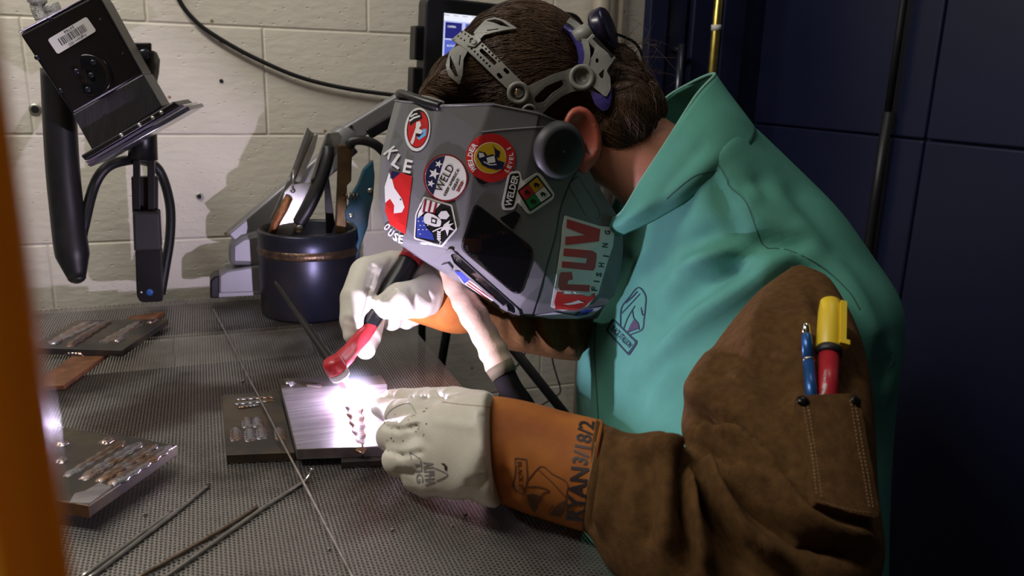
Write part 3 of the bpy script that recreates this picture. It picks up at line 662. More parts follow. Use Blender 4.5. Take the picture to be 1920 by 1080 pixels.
sx0, sx1, sy0, sy1 = .10, .90, .12, .90
def scr(name, a, b_, c_, d_, z, mt, par): return mk(name, *prism([mp(sx0 + (sx1 - sx0) * x, sy0 + (sy1 - sy0) * y, z) for x, y in ((a, b_), (c_, b_), (c_, d_), (a, d_))], nb * .0005), mt, par)
screen = scr('screen', 0, 0, 1, 1, -.0006, emat('screen_light_blue', (.55, .6, .95), .9), mon)
scr('title_bar', 0, 0, 1, .062, -.0009, emat('screen_white', (.85, .88, 1), 1.0), screen)
for i in range(7):
    for j in range(6):
        scr('menu_tile', .012 + i * .142, .075 + j * .154, .128 + i * .142, .215 + j * .154, -.0009, emat('screen_navy' if (i + j) % 3 != 1 else 'screen_blue', (.02, .02, .19) if (i + j) % 3 != 1 else (.10, .14, .6), .9), screen)
scr('menu_icon', .17, .12, .23, .19, -.0011, emat('screen_white', (.85, .88, 1), 1.0), screen)
tm = bvh([mp(0, 0, -.0009), mp(1, 0, -.0009), mp(1, 1, -.0009), mp(0, 1, -.0009)], [(0, 1, 2, 3)])
words('lettering', 'CAMERA', 847, 50, 16, 4, 4, tm, .0004, emat('screen_white', (.85, .88, 1), 1.0), screen); words('lettering', 'ROTATE', 846, 86, 16, 4, 4, tm, .0004, emat('screen_white', (.85, .88, 1), 1.0), screen)
for k in range(5): words('lettering', ('File', 'View', 'Devices', 'Options', 'Help')[k], 838 + k * 17, 28 + k * 1.5, 9, 2.2, 4, tm, .0004, mat('screen_menu_red', (.3, .08, .1), .5), screen)
ma = thing('swivel_stand', 'silver jointed stand rising behind the pot towards the screen', 'stand', Yp(440, 560, 1.52))
Yb = 1.50
flat('base', [(410, 516), (425, 507), (480, 498), (500, 498), (500, 553), (410, 558)], Yb, .05, m_alu, ma, .004)
flat('base_trim', [(410, 549), (500, 546), (500, 553), (410, 558)], Yb - .003, .05, m_alu, ma, .001)
flat('base_pad', [(394, 527), (402, 519), (412, 516), (412, 560), (394, 560)], Yb + .002, .05, m_blk, ma, .003)
flat('column', [(430, 458), (452, 442), (500, 430), (500, 500), (430, 499)], Yb + .002, .045, m_alu, ma, .01)
def beam(name, a, b_, wd, dp, mt, Y0, Y1, par):
    A, B = Yp(*a, Y0), Yp(*b_, Y1); d = B - A; s = nrm(np.cross(d, EY)); n = np.cross(nrm(d), s)
    o = mk(name, *box((A + B) / 2, d, s, n, np.linalg.norm(d) / 2, wd, dp), mt, par); bevel(o, .004, 3); return o
beam('lower_beam', (440, 452), (655, 268), .021, .02, m_alu, Yb + .03, Yb + .05, ma)
beam('upper_beam', (636, 262), (790, 168), .017, .016, m_alu, Yb + .02, Yb + .02, ma)
beam('upper_inset', (690, 252), (770, 205), .010, .006, m_blk, Yb + .001, Yb + .001, ma)
mk('elbow', *lathe(Yp(648, 262, Yb - .002), EY, [(0, .02), (.002, .022), (.05, .022)], 24), m_alu, ma, True)
mk('elbow_screw', *lathe(Yp(658, 237, Yb + .003), -EY, [(0, .003), (.002, .003)], 12), m_ink, ma, True)
for q in (.3, .7):
    pass
# ================================================================== orange curtain close to the viewer
m_cur = mat('orange_vinyl', (0.65, 0.32, 0.025), 0.22, vary=0.15, scale=6, coat=0.6, spec=0.6)
def see_through_vinyl():
    nt = m_cur.node_tree; N = nt.nodes; b = N['Principled BSDF']; t_ = N.new('ShaderNodeBsdfTranslucent'); t_.inputs[0].default_value = (0.75, 0.40, 0.04, 1); ms = N.new('ShaderNodeMixShader'); ms.inputs[0].default_value = 0.5
    nt.links.new(b.outputs[0], ms.inputs[1]); nt.links.new(t_.outputs[0], ms.inputs[2]); nt.links.new(ms.outputs[0], N['Material Output'].inputs['Surface'])
see_through_vinyl()
def curtain():
    e0 = Dp(26, 540, 0.17); V = []; Fc = []
    # plan profile of the hanging sheet, rolled hem first
    prof = []
    for k in range(10):
        a = math.radians(-60 + 30 * k); prof.append((e0[0] - .006 + .006 * math.cos(a), e0[1] + .006 * math.sin(a)))
    prof += [(e0[0] - .02, e0[1] + .006), (e0[0] - .04, e0[1] - .004), (e0[0] - .07, e0[1] - .012), (e0[0] - .11, e0[1] + .005), (e0[0] - .16, e0[1] + .02), (e0[0] - .22, e0[1] + .0), (e0[0] - .30, e0[1] - .02)]
    back = [(x - .001, y - .0025) for x, y in prof[10:]][::-1]
    ring = prof + back; n = len(ring); zs = np.linspace(0.55, 2.1, 24)
    for i, z in enumerate(zs):
        dx = .0035 * math.sin((z - .9) * 5.0) + (1.32 - z) * .0
        for x, y in ring: V.append((x + dx, y, z))
    for i in range(len(zs) - 1):
        for k in range(n): Fc.append((i * n + k, i * n + (k + 1) % n, (i + 1) * n + (k + 1) % n, (i + 1) * n + k))
    Fc += [tuple(range(n - 1, -1, -1)), tuple((len(zs) - 1) * n + k for k in range(n))]
    o = mk('welding_curtain', V, Fc, m_cur, None, True); tag(o, 'glossy orange vinyl welding curtain edge at far left foreground', 'curtain')
curtain()
# under the table: leaning tube and cords
m_mb = mat('satin_black_tube', (.012, .012, .013), .4, .3)
a, b_ = Yp(955, 645, 1.30), Yp(1150, 890, 1.28); dd = nrm(b_ - a)
o = mk('leaning_bar', *merge([tube([a - dd * .12, a + dd * (a[2] / -dd[2] - .03)], .009, 16), lathe(a + dd * (a[2] / -dd[2] - .035), dd, [(0, .0105), (.02, .0105), (.022, .006)], 16)]), m_mb, None, True); tag(o, 'straight black bar leaning behind the welder, below his far arm', 'bar')
o = mk('thin_cord', *tube(cat([Yp(985, 660, 1.62), Yp(975, 680, 1.62), Yp(955, 700, 1.64), Yp(940, 730, 1.66), Yp(925, 800, 1.672), np.array([.58, 1.672, .25]), np.array([.57, 1.66, .0021])], 5), .002, 8), m_rub, None, True); tag(o, 'short thin black cord behind the leather hose sleeve', 'cord')
o = mk('thin_cord', *tube(cat([Yp(1033, 640, 1.62), Yp(1036, 675, 1.62), Yp(1044, 705, 1.62), Yp(1051, 731, 1.62), Yp(1044, 742, 1.62), Yp(1020, 757, 1.64), Yp(985, 780, 1.66), Yp(960, 830, 1.672), np.array([.66, 1.672, .2]), np.array([.67, 1.66, .0021])], 6), .002, 8), m_rub, None, True); tag(o, 'thin black cord looping down the wall below the far sleeve', 'cord')
o = mk('drop_cable', *tube(cat([Yp(845, 560, 1.40), Yp(838, 620, 1.40), Yp(828, 680, 1.42), Yp(818, 760, 1.45), Yp(800, 900, 1.48), np.array([.42, 1.5, .2]), np.array([.43, 1.48, .009])], 6), .0085, 12), m_rub, None, True); tag(o, 'black cable dropping behind the table edge below the far gauntlet', 'cable')

# ================================================================== the welder
Fh = nrm((-0.59, -0.08, -0.79)); Lh = nrm((0.13, -0.99, 0.0)); Lh = nrm(Lh - Fh * (Lh @ Fh)); Uh = np.cross(Lh, Fh); Uh = Uh if Uh[2] > 0 else -Uh
Cc = Dp(985, 172, 1.15)                       # centre of the cranium
AX = np.stack([Lh, Fh, Uh])
def Wp(x, y, wd):                              # pixel ray meets the plane wd metres left of the head's mid plane
    r = ray(x, y); return CAM + r * (((Cc + Lh * wd - CAM) @ Lh) / (r @ Lh))
def hd(l, f, u): return Cc + Lh * l + Fh * f + Uh * u
m_skin = mat('skin', (0.47, 0.20, 0.125), 0.5, vary=0.12, scale=25, sss=0.15, bump=0.08, bscale=300)
m_jkt = mat('green_cotton', (0.098, 0.32, 0.25), 0.85, color2=(0.080, 0.27, 0.21), scale=14, bump=0.25, bscale=900, spec=0.2, sheen=0.05)
m_suede = mat('brown_suede', (0.155, 0.078, 0.026), 0.9, color2=(0.10, 0.049, 0.016), scale=110, bump=1.0, bscale=1300, sheen=0.4, spec=.2)
m_gl = mat('cream_goatskin', (0.66, 0.63, 0.55), 0.5, color2=(0.57, 0.54, 0.46), scale=18, bump=0.12, bscale=350)
m_cuff = mat('orange_split_leather', (0.40, 0.130, 0.016), 0.8, color2=(0.25, 0.066, 0.009), scale=16, bump=0.2, bscale=1100, lo=.4, hi=.68)
person = thing('person', 'welder in green jacket with brown leather sleeves, bowed over the arc', 'person', (0.66, 0.92, 0.0))

# ---- head, ear, neck and upper chest, one skin surface
neck0, neck1 = Dp(1140, 250, 1.15), Dp(1290, 365, 1.16)
ec = Dp(1092, 258, 1.066); en = nrm(CAM - ec); en = nrm(en + 0.45 * nrm(Dp(1200, 258, 1.066) - ec)); eu = nrm(Dp(1080, 205, 1.066) - Dp(1104, 310, 1.066)); eu = nrm(eu - en * (eu @ en)); er = np.cross(eu, en)
if (er @ nrm(Dp(1200, 258, 1.066) - ec)) < 0: er = -er
def f_head(P):
    d = sd_ell(P, Cc, AX, (.076, .096, .098))
    d = smin(d, sd_ell(P, hd(0, .028, -.075), AX, (.064, .075, .075)), .03)          # face
    d = smin(d, sd_ell(P, hd(0, .055, -.125), AX, (.038, .04, .032)), .03)           # chin
    d = smin(d, sd_cap(P, hd(0, .098, -.045), hd(0, .118, -.078), .009, .014), .012)  # nose
    for s in (-1, 1):
        d = smax(d, -sd_ell(P, hd(s * .032, .103, -.035), AX, (.016, .012, .011)), .008)   # eye sockets
        d = smin(d, sd_ell(P, hd(s * .032, .091, -.036), AX, (.012, .012, .011)), .004)
    d = smin(d, sd_cap(P, hd(-.022, .098, -.102), hd(.022, .098, -.102), .006, .006), .006)
    d = smin(d, sd_cap(P, neck0, neck1, .060, .070), .035)
    d = smin(d, sd_ell(P, Dp(1340, 420, 1.22), np.eye(3), (.09, .11, .07)), .05)
    E = np.stack([er, eu, en])
    for s in (1, -1):
        q = P if s == 1 else P - 2 * ((P - Cc) @ Lh)[:, None] * Lh
        a = sd_ell(q, ec, E, (.027, .041, .0125))
        a = smax(a, -sd_ell(q, ec + en * .0115 - er * .003 + eu * .003, E, (.0195, .031, .0155)), .004)
        a = smin(a, sd_ell(q, ec - er * .012 - eu * .008 + en * .004, E, (.007, .012, .007)), .004)
        a = smin(a, sd_cap(q, ec - eu * .028 - er * .008, ec - eu * .038 - er * .006, .010, .008), .006)
        d = smin(d, a, .006)
    return d
lo = np.minimum(Cc - .16, neck1 - .2); hi = np.maximum(Cc + .16, neck1 + .12)
V, Fc = nets(f_head, lo, hi, .0034)
bo = mk('body', V, Fc, m_skin, person, True); bo.data.materials.append(mat('flushed_ear_skin', (0.42, 0.10, 0.065), 0.45, vary=.2, scale=40, sss=.15))
Ee = np.stack([er, eu, en]); qq = np.abs((V - ec) @ Ee.T); isear = (qq[:, 0] < .031) & (qq[:, 1] < .046) & (qq[:, 2] < .02)
bo.data.polygons.foreach_set('material_index', [1 if isear[list(f)].all() else 0 for f in Fc])

# ---- hair: cap plus strands
def f_hair(P):
    d = sd_ell(P, Cc - Fh * .006, AX, (.090, .112, .116))
    nape = sd_ell(P, Dp(1148, 215, 1.145), np.eye(3), (.055, .075, .068))
    d = smin(d, nape, .03)
    d = smin(d, sd_cap(P, Dp(1150, 140, 1.17), Dp(1198, 205, 1.16), .040, .032), .02)
    d = smin(d, sd_cap(P, Dp(1198, 205, 1.16), Dp(1200, 272, 1.14), .032, .012), .02)
    d = smin(d, sd_cap(P, Dp(850, 150, 1.08), Dp(800, 178, 1.10), .030, .012), .03)
    d = smax(d, -sd_ell(P, ec + en * .004, np.stack([er, eu, en]), (.034, .046, .05)), .012)
    d = smax(d, -((Cc + Fh * .02 - Uh * .03 - P) @ nrm(-Fh + Uh * 0.55)) * 1.0, .02) if False else d
    return d + 0.0012 * np.sin(P @ Fh * 260 + 6 * np.sin(P @ Lh * 50))
V, Fc = nets(f_hair, Cc - np.array([.18, .2, .2]), Cc + np.array([.28, .18, .17]), .0045)
m_hair = [mat('brown_hair', (0.078, 0.042, 0.022), 0.5, vary=.3, scale=40, spec=.3), mat('light_brown_hair', (0.125, 0.070, 0.036), 0.48, vary=.3, scale=40, spec=.35), mat('dark_brown_hair', (0.050, 0.027, 0.015), 0.5, spec=.3)]
hair = mk('hair', V, Fc, m_hair[0], person, True); hair['label'] = 'brown hair pulled back into a loose bun'
htree = bvh(V, Fc); Nv = vnormals(V, Fc)
def strands():
    anchor = Dp(1160, 118, 1.15); tip = Dp(1205, 290, 1.13)
    cand = np.where(((V - CAM) * Nv).sum(1) < 0.15 * np.linalg.norm(V - CAM, axis=1))[0]
    pick = rng.choice(cand, 7000); clump = rng.normal(size=(70, 3)) * .022; cl_l = rng.uniform(.0, .0035, 70); cl_m = rng.choice([0, 0, 1, 1, 2], 70); S = 20; C_ = []; MI = []; RR = []
    for q in pick:
        p = V[q].copy(); px_ = pix(p); low = (px_[1] > 190 and px_[0] > 1060) or (px_[0] > 1150 and px_[1] > 150)
        k = rng.integers(70); tgt = (tip if low else anchor) + clump[k]; lift = .0003 + cl_l[k] * rng.uniform(.4, 1); swirl = (rng.normal() * .12 + math.sin(k * 1.7) * .25) * (.35 if low else 1); P = []
        step = rng.uniform(.0045, .0075)
        for s in range(S):
            h = htree.find_nearest(Vector(p)); c_ = np.array(h[0]); nn = np.array(h[1]); P.append(c_ + nn * (lift * math.sin(math.pi * (s + 1) / (S + 1)) + .0004))
            d = tgt - c_; ln = np.linalg.norm(d); d = nrm(d - nn * (d @ nn)); d = d + swirl * math.cos(s * .35 + k) * nrm(np.cross(nn, d)); p = c_ + nrm(d) * min(step, max(ln * .5, .0004)) + nn * .0004
        C_.append(P); MI.append(int(cl_m[k]) if rng.uniform() < .7 else int(rng.choice([0, 1, 2]))); RR.append(rng.uniform(.00022, .0005))
    for k in range(420):
        a = Dp(rng.uniform(1135, 1212), rng.uniform(100, 200), 1.15 + rng.normal() * .02); b_ = Dp(rng.uniform(1160, 1238), rng.uniform(160, 240), 1.14 + rng.normal() * .02); c_ = Dp(rng.uniform(1165, 1220), rng.uniform(245, 306), 1.13 + rng.normal() * .015)
        P = cat([a, b_, c_], 10)[:S]; C_.append(list(P)); MI.append(int(rng.choice([0, 1, 1, 2]))); RR.append(rng.uniform(.0003, .0006))
    for k in range(60):
        a = Dp(rng.uniform(1150, 1190), rng.uniform(95, 130), 1.16); b_ = a + rng.normal(size=3) * .018 + (.02, 0, .01); c_ = b_ + rng.normal(size=3) * .025 + (.02, 0, -.01)
        C_.append(list(cat([a, b_, c_], 10)[:S])); MI.append(1); RR.append(.00022)
    C_ = np.array(C_); n = len(C_); T_ = np.gradient(C_, axis=1); T_ /= np.maximum(np.linalg.norm(T_, axis=2, keepdims=True), 1e-9)
    U_ = np.cross(T_, np.array([.3, -.9, .3])); U_ /= np.maximum(np.linalg.norm(U_, axis=2, keepdims=True), 1e-9); W_ = np.cross(T_, U_)
    pr_ = np.concatenate([np.linspace(.5, 1, 3), np.ones(S - 8), np.linspace(1, .2, 5)])[None, :, None] * np.array(RR)[:, None, None]
    VV = np.stack([C_ + pr_ * (U_ * math.cos(a) + W_ * math.sin(a)) for a in (0, 2.094, 4.189)], 2).reshape(-1, 3)
    i0 = (np.arange(n)[:, None, None] * S + np.arange(S - 1)[None, :, None]) * 3; kk_ = np.arange(3)[None, None, :]; k2 = (kk_ + 1) % 3
    FF = np.stack([i0 + kk_, i0 + k2, i0 + 3 + k2, i0 + 3 + kk_], -1).reshape(-1, 4)
    o = mk('hair_strands', VV, FF, None, hair, True)
    for m in m_hair: o.data.materials.append(m)
    o.data.polygons.foreach_set('material_index', np.repeat(MI, (S - 1) * 3).tolist()); o['kind'] = 'stuff'
strands()

# ---- jacket body
T = [(1110, 1230, 1655, 1250, 1.22, 1.08, .17), (1095, 1080, 1652, 1130, 1.245, 1.08, .185), (1088, 930, 1655, 1000, 1.26, 1.08, .20), (1088, 800, 1664, 830, 1.265, 1.09, .205), (1084, 700, 1688, 655, 1.275, 1.11, .21),
     (1090, 615, 1682, 572, 1.29, 1.12, .215), (1112, 545, 1628, 485, 1.30, 1.13, .215), (1136, 490, 1572, 405, 1.29, 1.14, .21), (1156, 445, 1505, 335, 1.265, 1.15, .20), (1170, 410, 1450, 275, 1.225, 1.16, .18), (1180, 395, 1405, 235, 1.19, 1.165, .15), (1200, 380, 1380, 235, 1.165, 1.17, .08)]
V, Fc = rings(T, 8, 96, True, 2.0, .26)
V = fold(V, Fc, [([(1330, 310), (1370, 400), (1400, 470), (1440, 500)], 22, -.006), ([(1290, 500), (1370, 470), (1440, 492), (1500, 485)], 22, .012), ([(1360, 512), (1430, 452), (1520, 462)], 20, -.012), ([(1200, 700), (1290, 610), (1400, 540), (1470, 500)], 22, .015), ([(1220, 640), (1300, 555), (1400, 488)], 24, -.009), ([(1280, 470), (1340, 440), (1400, 450)], 22, -.008), ([(1240, 560), (1290, 500), (1340, 470)], 18, .006),
               ([(1120, 600), (1118, 690), (1125, 790)], 10, .0025), ([(1140, 600), (1138, 700), (1146, 790)], 10, -.002), ([(1170, 800), (1220, 700), (1260, 640)], 26, -.009), ([(1200, 770), (1240, 720), (1270, 690)], 14, .006), ([(1560, 470), (1600, 560), (1640, 650)], 20, .007), ([(1655, 640), (1650, 760), (1640, 900)], 16, -.008), ([(1480, 330), (1540, 430), (1600, 520)], 24, -.006), ([(1390, 350), (1470, 400), (1560, 480)], 28, .007), ([(1420, 320), (1440, 380), (1500, 430)], 18, -.006), ([(1100, 640), (1095, 720), (1105, 790)], 9, .004), ([(1660, 640), (1672, 700), (1655, 760)], 10, .005)], .004, 9, 1.4)
jtree = bvh(V, Fc)
jk = mk('jacket_body', V, Fc, m_jkt, person, True); jk['label'] = 'green cotton welding jacket body'
m_seam = mat('dark_green_seam', (0.035, 0.11, 0.085), 0.8)
def seam(pts, wd, tree, material, parent, off=.0006, name='seam'):
    P = cat(np.array(pts, float), 5); n = len(P); T2 = np.gradient(P, axis=0); T2 /= np.linalg.norm(T2, axis=1, keepdims=True); nn = np.stack([-T2[:, 1], T2[:, 0]], 1) * wd / 2
    V2 = [tuple(p) for p in P + nn] + [tuple(p) for p in P - nn]; Tt = []
    for i in range(n - 1): Tt += [(i, i + 1, n + i), (i + 1, n + i + 1, n + i)]
    return stick(name, V2, Tt, tree, off, .0006, material, parent, 25)
seam([(1342, 300), (1362, 335), (1368, 350), (1398, 378), (1418, 430), (1428, 455), (1440, 466)], 2.2, jtree, m_seam, jk)
seam([(1440, 466), (1480, 470), (1540, 500), (1590, 545), (1612, 580)], 2.0, jtree, m_seam, jk)
seam([(1118, 605), (1115, 650), (1117, 700), (1122, 785)], 2.0, jtree, m_seam, jk)
m_navy = mat('navy_print', (0.012, 0.03, 0.06), 0.7)
lg = art('logo_frame', [rpoly([(1149, 596), (1197, 642), (1180, 668), (1136, 619)], 5), rpoly([(1151, 601), (1192, 642), (1178, 662), (1140, 619)], 4)], jtree, .0009, m_navy, jk, .0006, 6)
words('lettering', 'BLACK STALLION', 1166, 631, 50, 11, 46, jtree, .0009, m_navy, lg, .01)
def L8(pts): return [(1080 + x / 6, 520 + y / 6) for x, y in pts]
for s, wd in (([(505, 550), (515, 350), (600, 230), (705, 115), (785, 205), (785, 330), (768, 480), (745, 590), (610, 655), (690, 720)], 2.2), ([(540, 580), (590, 450), (668, 322)], 1.8), ([(640, 380), (655, 460), (700, 515), (718, 590)], 1.8), ([(520, 405), (610, 310), (725, 185)], 1.8), ([(560, 290), (640, 220), (695, 160)], 2.4), ([(740, 205), (760, 290), (755, 430), (735, 340)], 1.8), ([(575, 622), (718, 570)], 1.8)):
    art('print', [stroke(cat(L8(s), 4), wd)], jtree, .0009, m_navy, lg, .0006, 12)
art('print', [L8([(660, 465), (705, 520), (715, 565), (580, 615), (620, 530)])], jtree, .0008, mat('purple_grey_print', (.06, .045, .09), .7), lg, .0006, 8)
# ---- collar
rim = [(1340, 139, 1.17), (1305, 180, 1.115), (1253, 262, 1.085), (1205, 335, 1.075), (1166, 398, 1.085), (1140, 410, 1.15), (1160, 360, 1.22), (1200, 265, 1.26), (1240, 193, 1.26), (1295, 156, 1.23)]
mid = [(1378, 190, 1.165), (1352, 240, 1.085), (1295, 310, 1.05), (1232, 368, 1.045), (1170, 415, 1.065), (1140, 425, 1.15), (1170, 375, 1.235), (1215, 285, 1.275), (1262, 220, 1.275), (1322, 185, 1.245)]
bas = [(1412, 242, 1.16), (1388, 298, 1.075), (1325, 350, 1.055), (1255, 396, 1.06), (1188, 430, 1.09), (1150, 440, 1.16), (1180, 390, 1.24), (1230, 305, 1.285), (1285, 245, 1.29), (1350, 220, 1.26)]
R3 = [cat([Dp(*q) for q in r_], 7, True) for r_ in (rim, mid, bas)]; n = len(R3[0]); Vc = np.concatenate([cat(np.stack([R3[0][i], R3[1][i], R3[2][i]]), 7) for i in range(n)]); kk = 15
Fcc = [(i * kk + j, ((i + 1) % n) * kk + j, ((i + 1) % n) * kk + j + 1, i * kk + j + 1) for i in range(n) for j in range(kk - 1)]
Vc = fold(Vc, Fcc, [([(1230, 370), (1290, 300), (1330, 262)], 16, -.006), ([(1250, 385), (1310, 330), (1345, 290)], 14, .005)], .002, 14)
co = mk('collar', Vc, Fcc, m_jkt, person, True); md = co.modifiers.new('thick', 'SOLIDIFY'); md.thickness = .004; md.offset = 0
seam([(1395, 272), (1370, 305), (1342, 318), (1300, 332), (1250, 372)], 2.0, bvh(Vc, Fcc), m_seam, co, .0026)
mk('collar_piping', *tube(np.vstack([R3[0], R3[0][:1]]), .0024, 8, False), mat('pale_green_edge', (.16, .36, .29), .8), co, True)

# ---- near sleeve (brown suede) bent at the elbow
S = [(1487, 502, 1503, 500, .985, .985, .008), (1428, 545, 1556, 526, .955, .955, .055), (1358, 618, 1602, 598, .915, .915, .085), (1303, 703, 1629, 690, .875, .875, .092), (1280, 788, 1641, 800, .838, .838, .09), (1288, 838, 1645, 930, .80, .80, .086), (1296, 850, 1656, 1060, .775, .775, .085),
     (1290, 850, 1600, 1190, .76, .76, .082), (1272, 836, 1420, 1225, .755, .755, .08), (1240, 816, 1250, 1160, .755, .745, .075), (1190, 822, 1153, 1078, .775, .755, .068), (1152, 806, 1108, 1014, .795, .79, .062), (1118, 786, 1088, 996, .808, .808, .058)]
V, Fc = rings(S, 10, 96, True, 2.1)
smooth_tree = bvh(V, Fc)
V = fold(V, Fc, [([(1318, 796), (1350, 800), (1410, 850), (1465, 925)], 14, .015), ([(1455, 912), (1500, 968), (1560, 1002), (1635, 1012)], 13, .008), ([(1300, 783), (1400, 818), (1480, 885)], 11, -.015), ([(1300, 840), (1340, 872), (1420, 952), (1510, 1018), (1630, 1042)], 13, -.015), ([(1300, 850), (1340, 920), (1400, 1000), (1480, 1060)], 13, .013), ([(1296, 860), (1320, 940), (1370, 1030), (1400, 1080)], 12, -.015), ([(1288, 860), (1300, 960), (1330, 1070)], 13, .011), ([(1282, 850), (1276, 950), (1290, 1070)], 11, -.010),
               ([(1335, 845), (1375, 880), (1440, 920)], 7, .008), ([(1310, 830), (1350, 852), (1380, 880)], 6, -.010), ([(1330, 640), (1300, 720), (1330, 770)], 30, .010), ([(1360, 660), (1440, 700), (1480, 760)], 34, -.009), ([(1305, 772), (1340, 786), (1400, 800)], 10, -.011), ([(1520, 540), (1580, 620), (1610, 740)], 18, -.006), ([(1440, 560), (1400, 640), (1380, 720)], 26, .006), ([(1130, 800), (1125, 900), (1110, 990)], 8, -.008), ([(1150, 810), (1150, 900), (1135, 1000)], 11, .007), ([(1180, 840), (1240, 850), (1280, 845)], 14, .007), ([(1200, 830), (1215, 920), (1205, 1030)], 16, -.005), ([(1245, 825), (1255, 930), (1250, 1040)], 18, .006)], .0025, 13, 1.7)
stree = bvh(V, Fc)
sl = mk('sleeve', V, Fc, m_suede, person, True); sl['label'] = 'brown suede leather sleeve of the near arm'
# pocket with rivets and stitching
m_st = mat('tan_thread', (0.27, 0.16, 0.08), 0.8)
pk = art('sleeve_pocket', [rpoly([(1488, 758), (1592, 748), (1606, 850), (1624, 968), (1618, 980), (1580, 974), (1516, 957), (1509, 900)], 6)], smooth_tree, .0125, m_suede, person, .017, 10)
V2, T2 = tess([rpoly([(1488, 758), (1592, 748), (1606, 850), (1624, 968), (1618, 980), (1580, 974), (1516, 957), (1509, 900)], 6)])
def dashes(pts, tree, off, parent, wd=1.2, on=4.2, gap=2.8):
    P = cat(np.array(pts, float), 20); s = np.concatenate([[0], np.cumsum(np.linalg.norm(np.diff(P, axis=0), axis=1))]); q = 0.0; V2 = []; T2 = []
    while q + on < s[-1]:
        a = [np.interp(q, s, P[:, 0]), np.interp(q, s, P[:, 1])]; b_ = [np.interp(q + on, s, P[:, 0]), np.interp(q + on, s, P[:, 1])]; k = len(V2); V2 += bar2(a, b_, wd); T2 += [(k, k + 1, k + 2), (k, k + 2, k + 3)]; q += on + gap
    o = stick('stitching', V2, T2, tree, off, .0006, m_st, parent, 30); o['kind'] = 'stuff'; return o
for ln in ([(1508, 770), (1518, 850), (1527, 952)], [(1500, 772), (1512, 852), (1519, 950)], [(1578, 762), (1590, 850), (1607, 964)], [(1585, 762), (1597, 850), (1613, 966)], [(1520, 955), (1570, 968), (1612, 972)]): dashes(ln, smooth_tree, .0130, pk)
def surf(tree, x, y, lift=0.0):
    h = tree.ray_cast(Vector(CAM), Vector(ray(x, y))); n = np.array(h[1]); n = n if n @ ray(x, y) < 0 else -n; return np.array(h[0]) + n * lift, n
for q in ((1500, 768), (1586, 763)):
    p, n = surf(smooth_tree, *q, .0123); mk('rivet', *lathe(p, n, [(0, .0052), (.0015, .0052), (.003, .0035), (.0034, .001)], 20), mat('black_rivet', (.015, .013, .012), .25, .6), pk, True)
# pens in the pocket
def stylus(name, a, b_, lift_a, lift_b, specs, label, cat_):
    A, na = surf(smooth_tree, *a); B, nb_ = surf(smooth_tree, *b_); A = A + na * lift_a; B = B + nb_ * lift_b; d = B - A; ln = np.linalg.norm(d); t = thing(name, label, cat_, B)
    for nm, prof, mt in specs: mk(nm, *lathe(A, d, [(q * ln, r) for q, r in prof], 24), mt, t, True)
    return t, A, B, na
m_pb = mat('blue_pen_metal', (0.02, 0.10, 0.32), 0.3, 0.4); m_chr = mat('chrome', (0.75, 0.72, 0.65), 0.15, 1.0)
stylus('ballpoint_pen', (1508, 627), (1523, 775), .012, .001, [('button', [(0, .0032), (.01, .0036), (.13, .0036)], m_chr), ('upper_barrel', [(.125, .0042), (.14, .0048), (.42, .0052)], m_pb), ('ring', [(.415, .0055), (.44, .0055)], m_chr), ('barrel', [(.44, .0053), (1.0, .0053)], m_pb)], 'blue click ballpoint pen in the sleeve pocket', 'pen')
m_yel = mat('yellow_cap_plastic', (0.78, 0.55, 0.03), 0.4); m_redb = mat('red_marker_barrel', (0.40, 0.02, 0.03), 0.3)
t, A, B, na = stylus('marker', (1546, 590), (1551, 780), .016, -.001, [('cap', [(0, .0078), (.01, .0098), (.12, .0112), (.44, .0118), (.45, .0112)], m_yel), ('collar', [(.44, .0116), (.47, .0118), (.49, .0116), (.50, .0102)], m_ink), ('barrel', [(.49, .0094), (1.0, .0094)], m_redb)], 'yellow capped red marker in the sleeve pocket', 'marker')
dax = nrm(B - A); sd_ = nrm(np.cross(dax, na)); sd_ = sd_ if sd_ @ (Dp(1600, 600, .8) - Dp(1500, 600, .8)) > 0 else -sd_; ln = np.linalg.norm(B - A); nf = np.cross(dax, sd_); nf = nf if nf @ na > 0 else -nf
mk('clip', *box(A + dax * ln * .23 + sd_ * .0085 + nf * .0105, dax, sd_, nf, ln * .19, .0028, .0016), m_yel, t); mk('clip_tip', *box(A + dax * ln * .41 + sd_ * .010 + nf * .0085, dax, sd_, nf, ln * .02, .0045, .004), m_yel, t)
bt_ = bvh(*lathe(A, B - A, [(.49 * ln, .0095), (ln, .0095)], 48))
m_wht = mat('white_print', (.75, .75, .74), .5)
words('lettering', 'Milwaukee', 1543, 734, 30, 8, -72, bt_, .0004, m_wht, t, 0.0, 6, .0002, .2); words('lettering', 'INKZALL', 1547, 704, 22, 4, -87, bt_, .0004, m_wht, t, 0, 6, .0002)

# ---- far sleeve and far gauntlet
V, Fc = rings([(872, 506, 884, 632, 1.225, 1.215, .055), (915, 500, 925, 650, 1.23, 1.225, .062), (975, 500, 985, 660, 1.24, 1.235, .07), (1040, 500, 1050, 672, 1.255, 1.25, .072), (1092, 495, 1098, 674, 1.28, 1.275, .060), (1125, 495, 1130, 665, 1.31, 1.305, .04)], 10, 64)
V = fold(V, Fc, [([(972, 560), (975, 620), (982, 645)], 8, .008), ([(1005, 575), (1020, 620), (1045, 655)], 9, .010), ([(990, 570), (1000, 620), (1020, 655)], 8, -.009), ([(1035, 580), (1050, 620), (1060, 650)], 8, -.008), ([(1062, 575), (1070, 620), (1075, 660)], 9, .009), ([(950, 570), (955, 610), (958, 640)], 8, -.006)], .003, 14)
s2 = mk('sleeve', V, Fc, m_suede, person, True); s2['label'] = 'brown suede leather sleeve of the far arm'
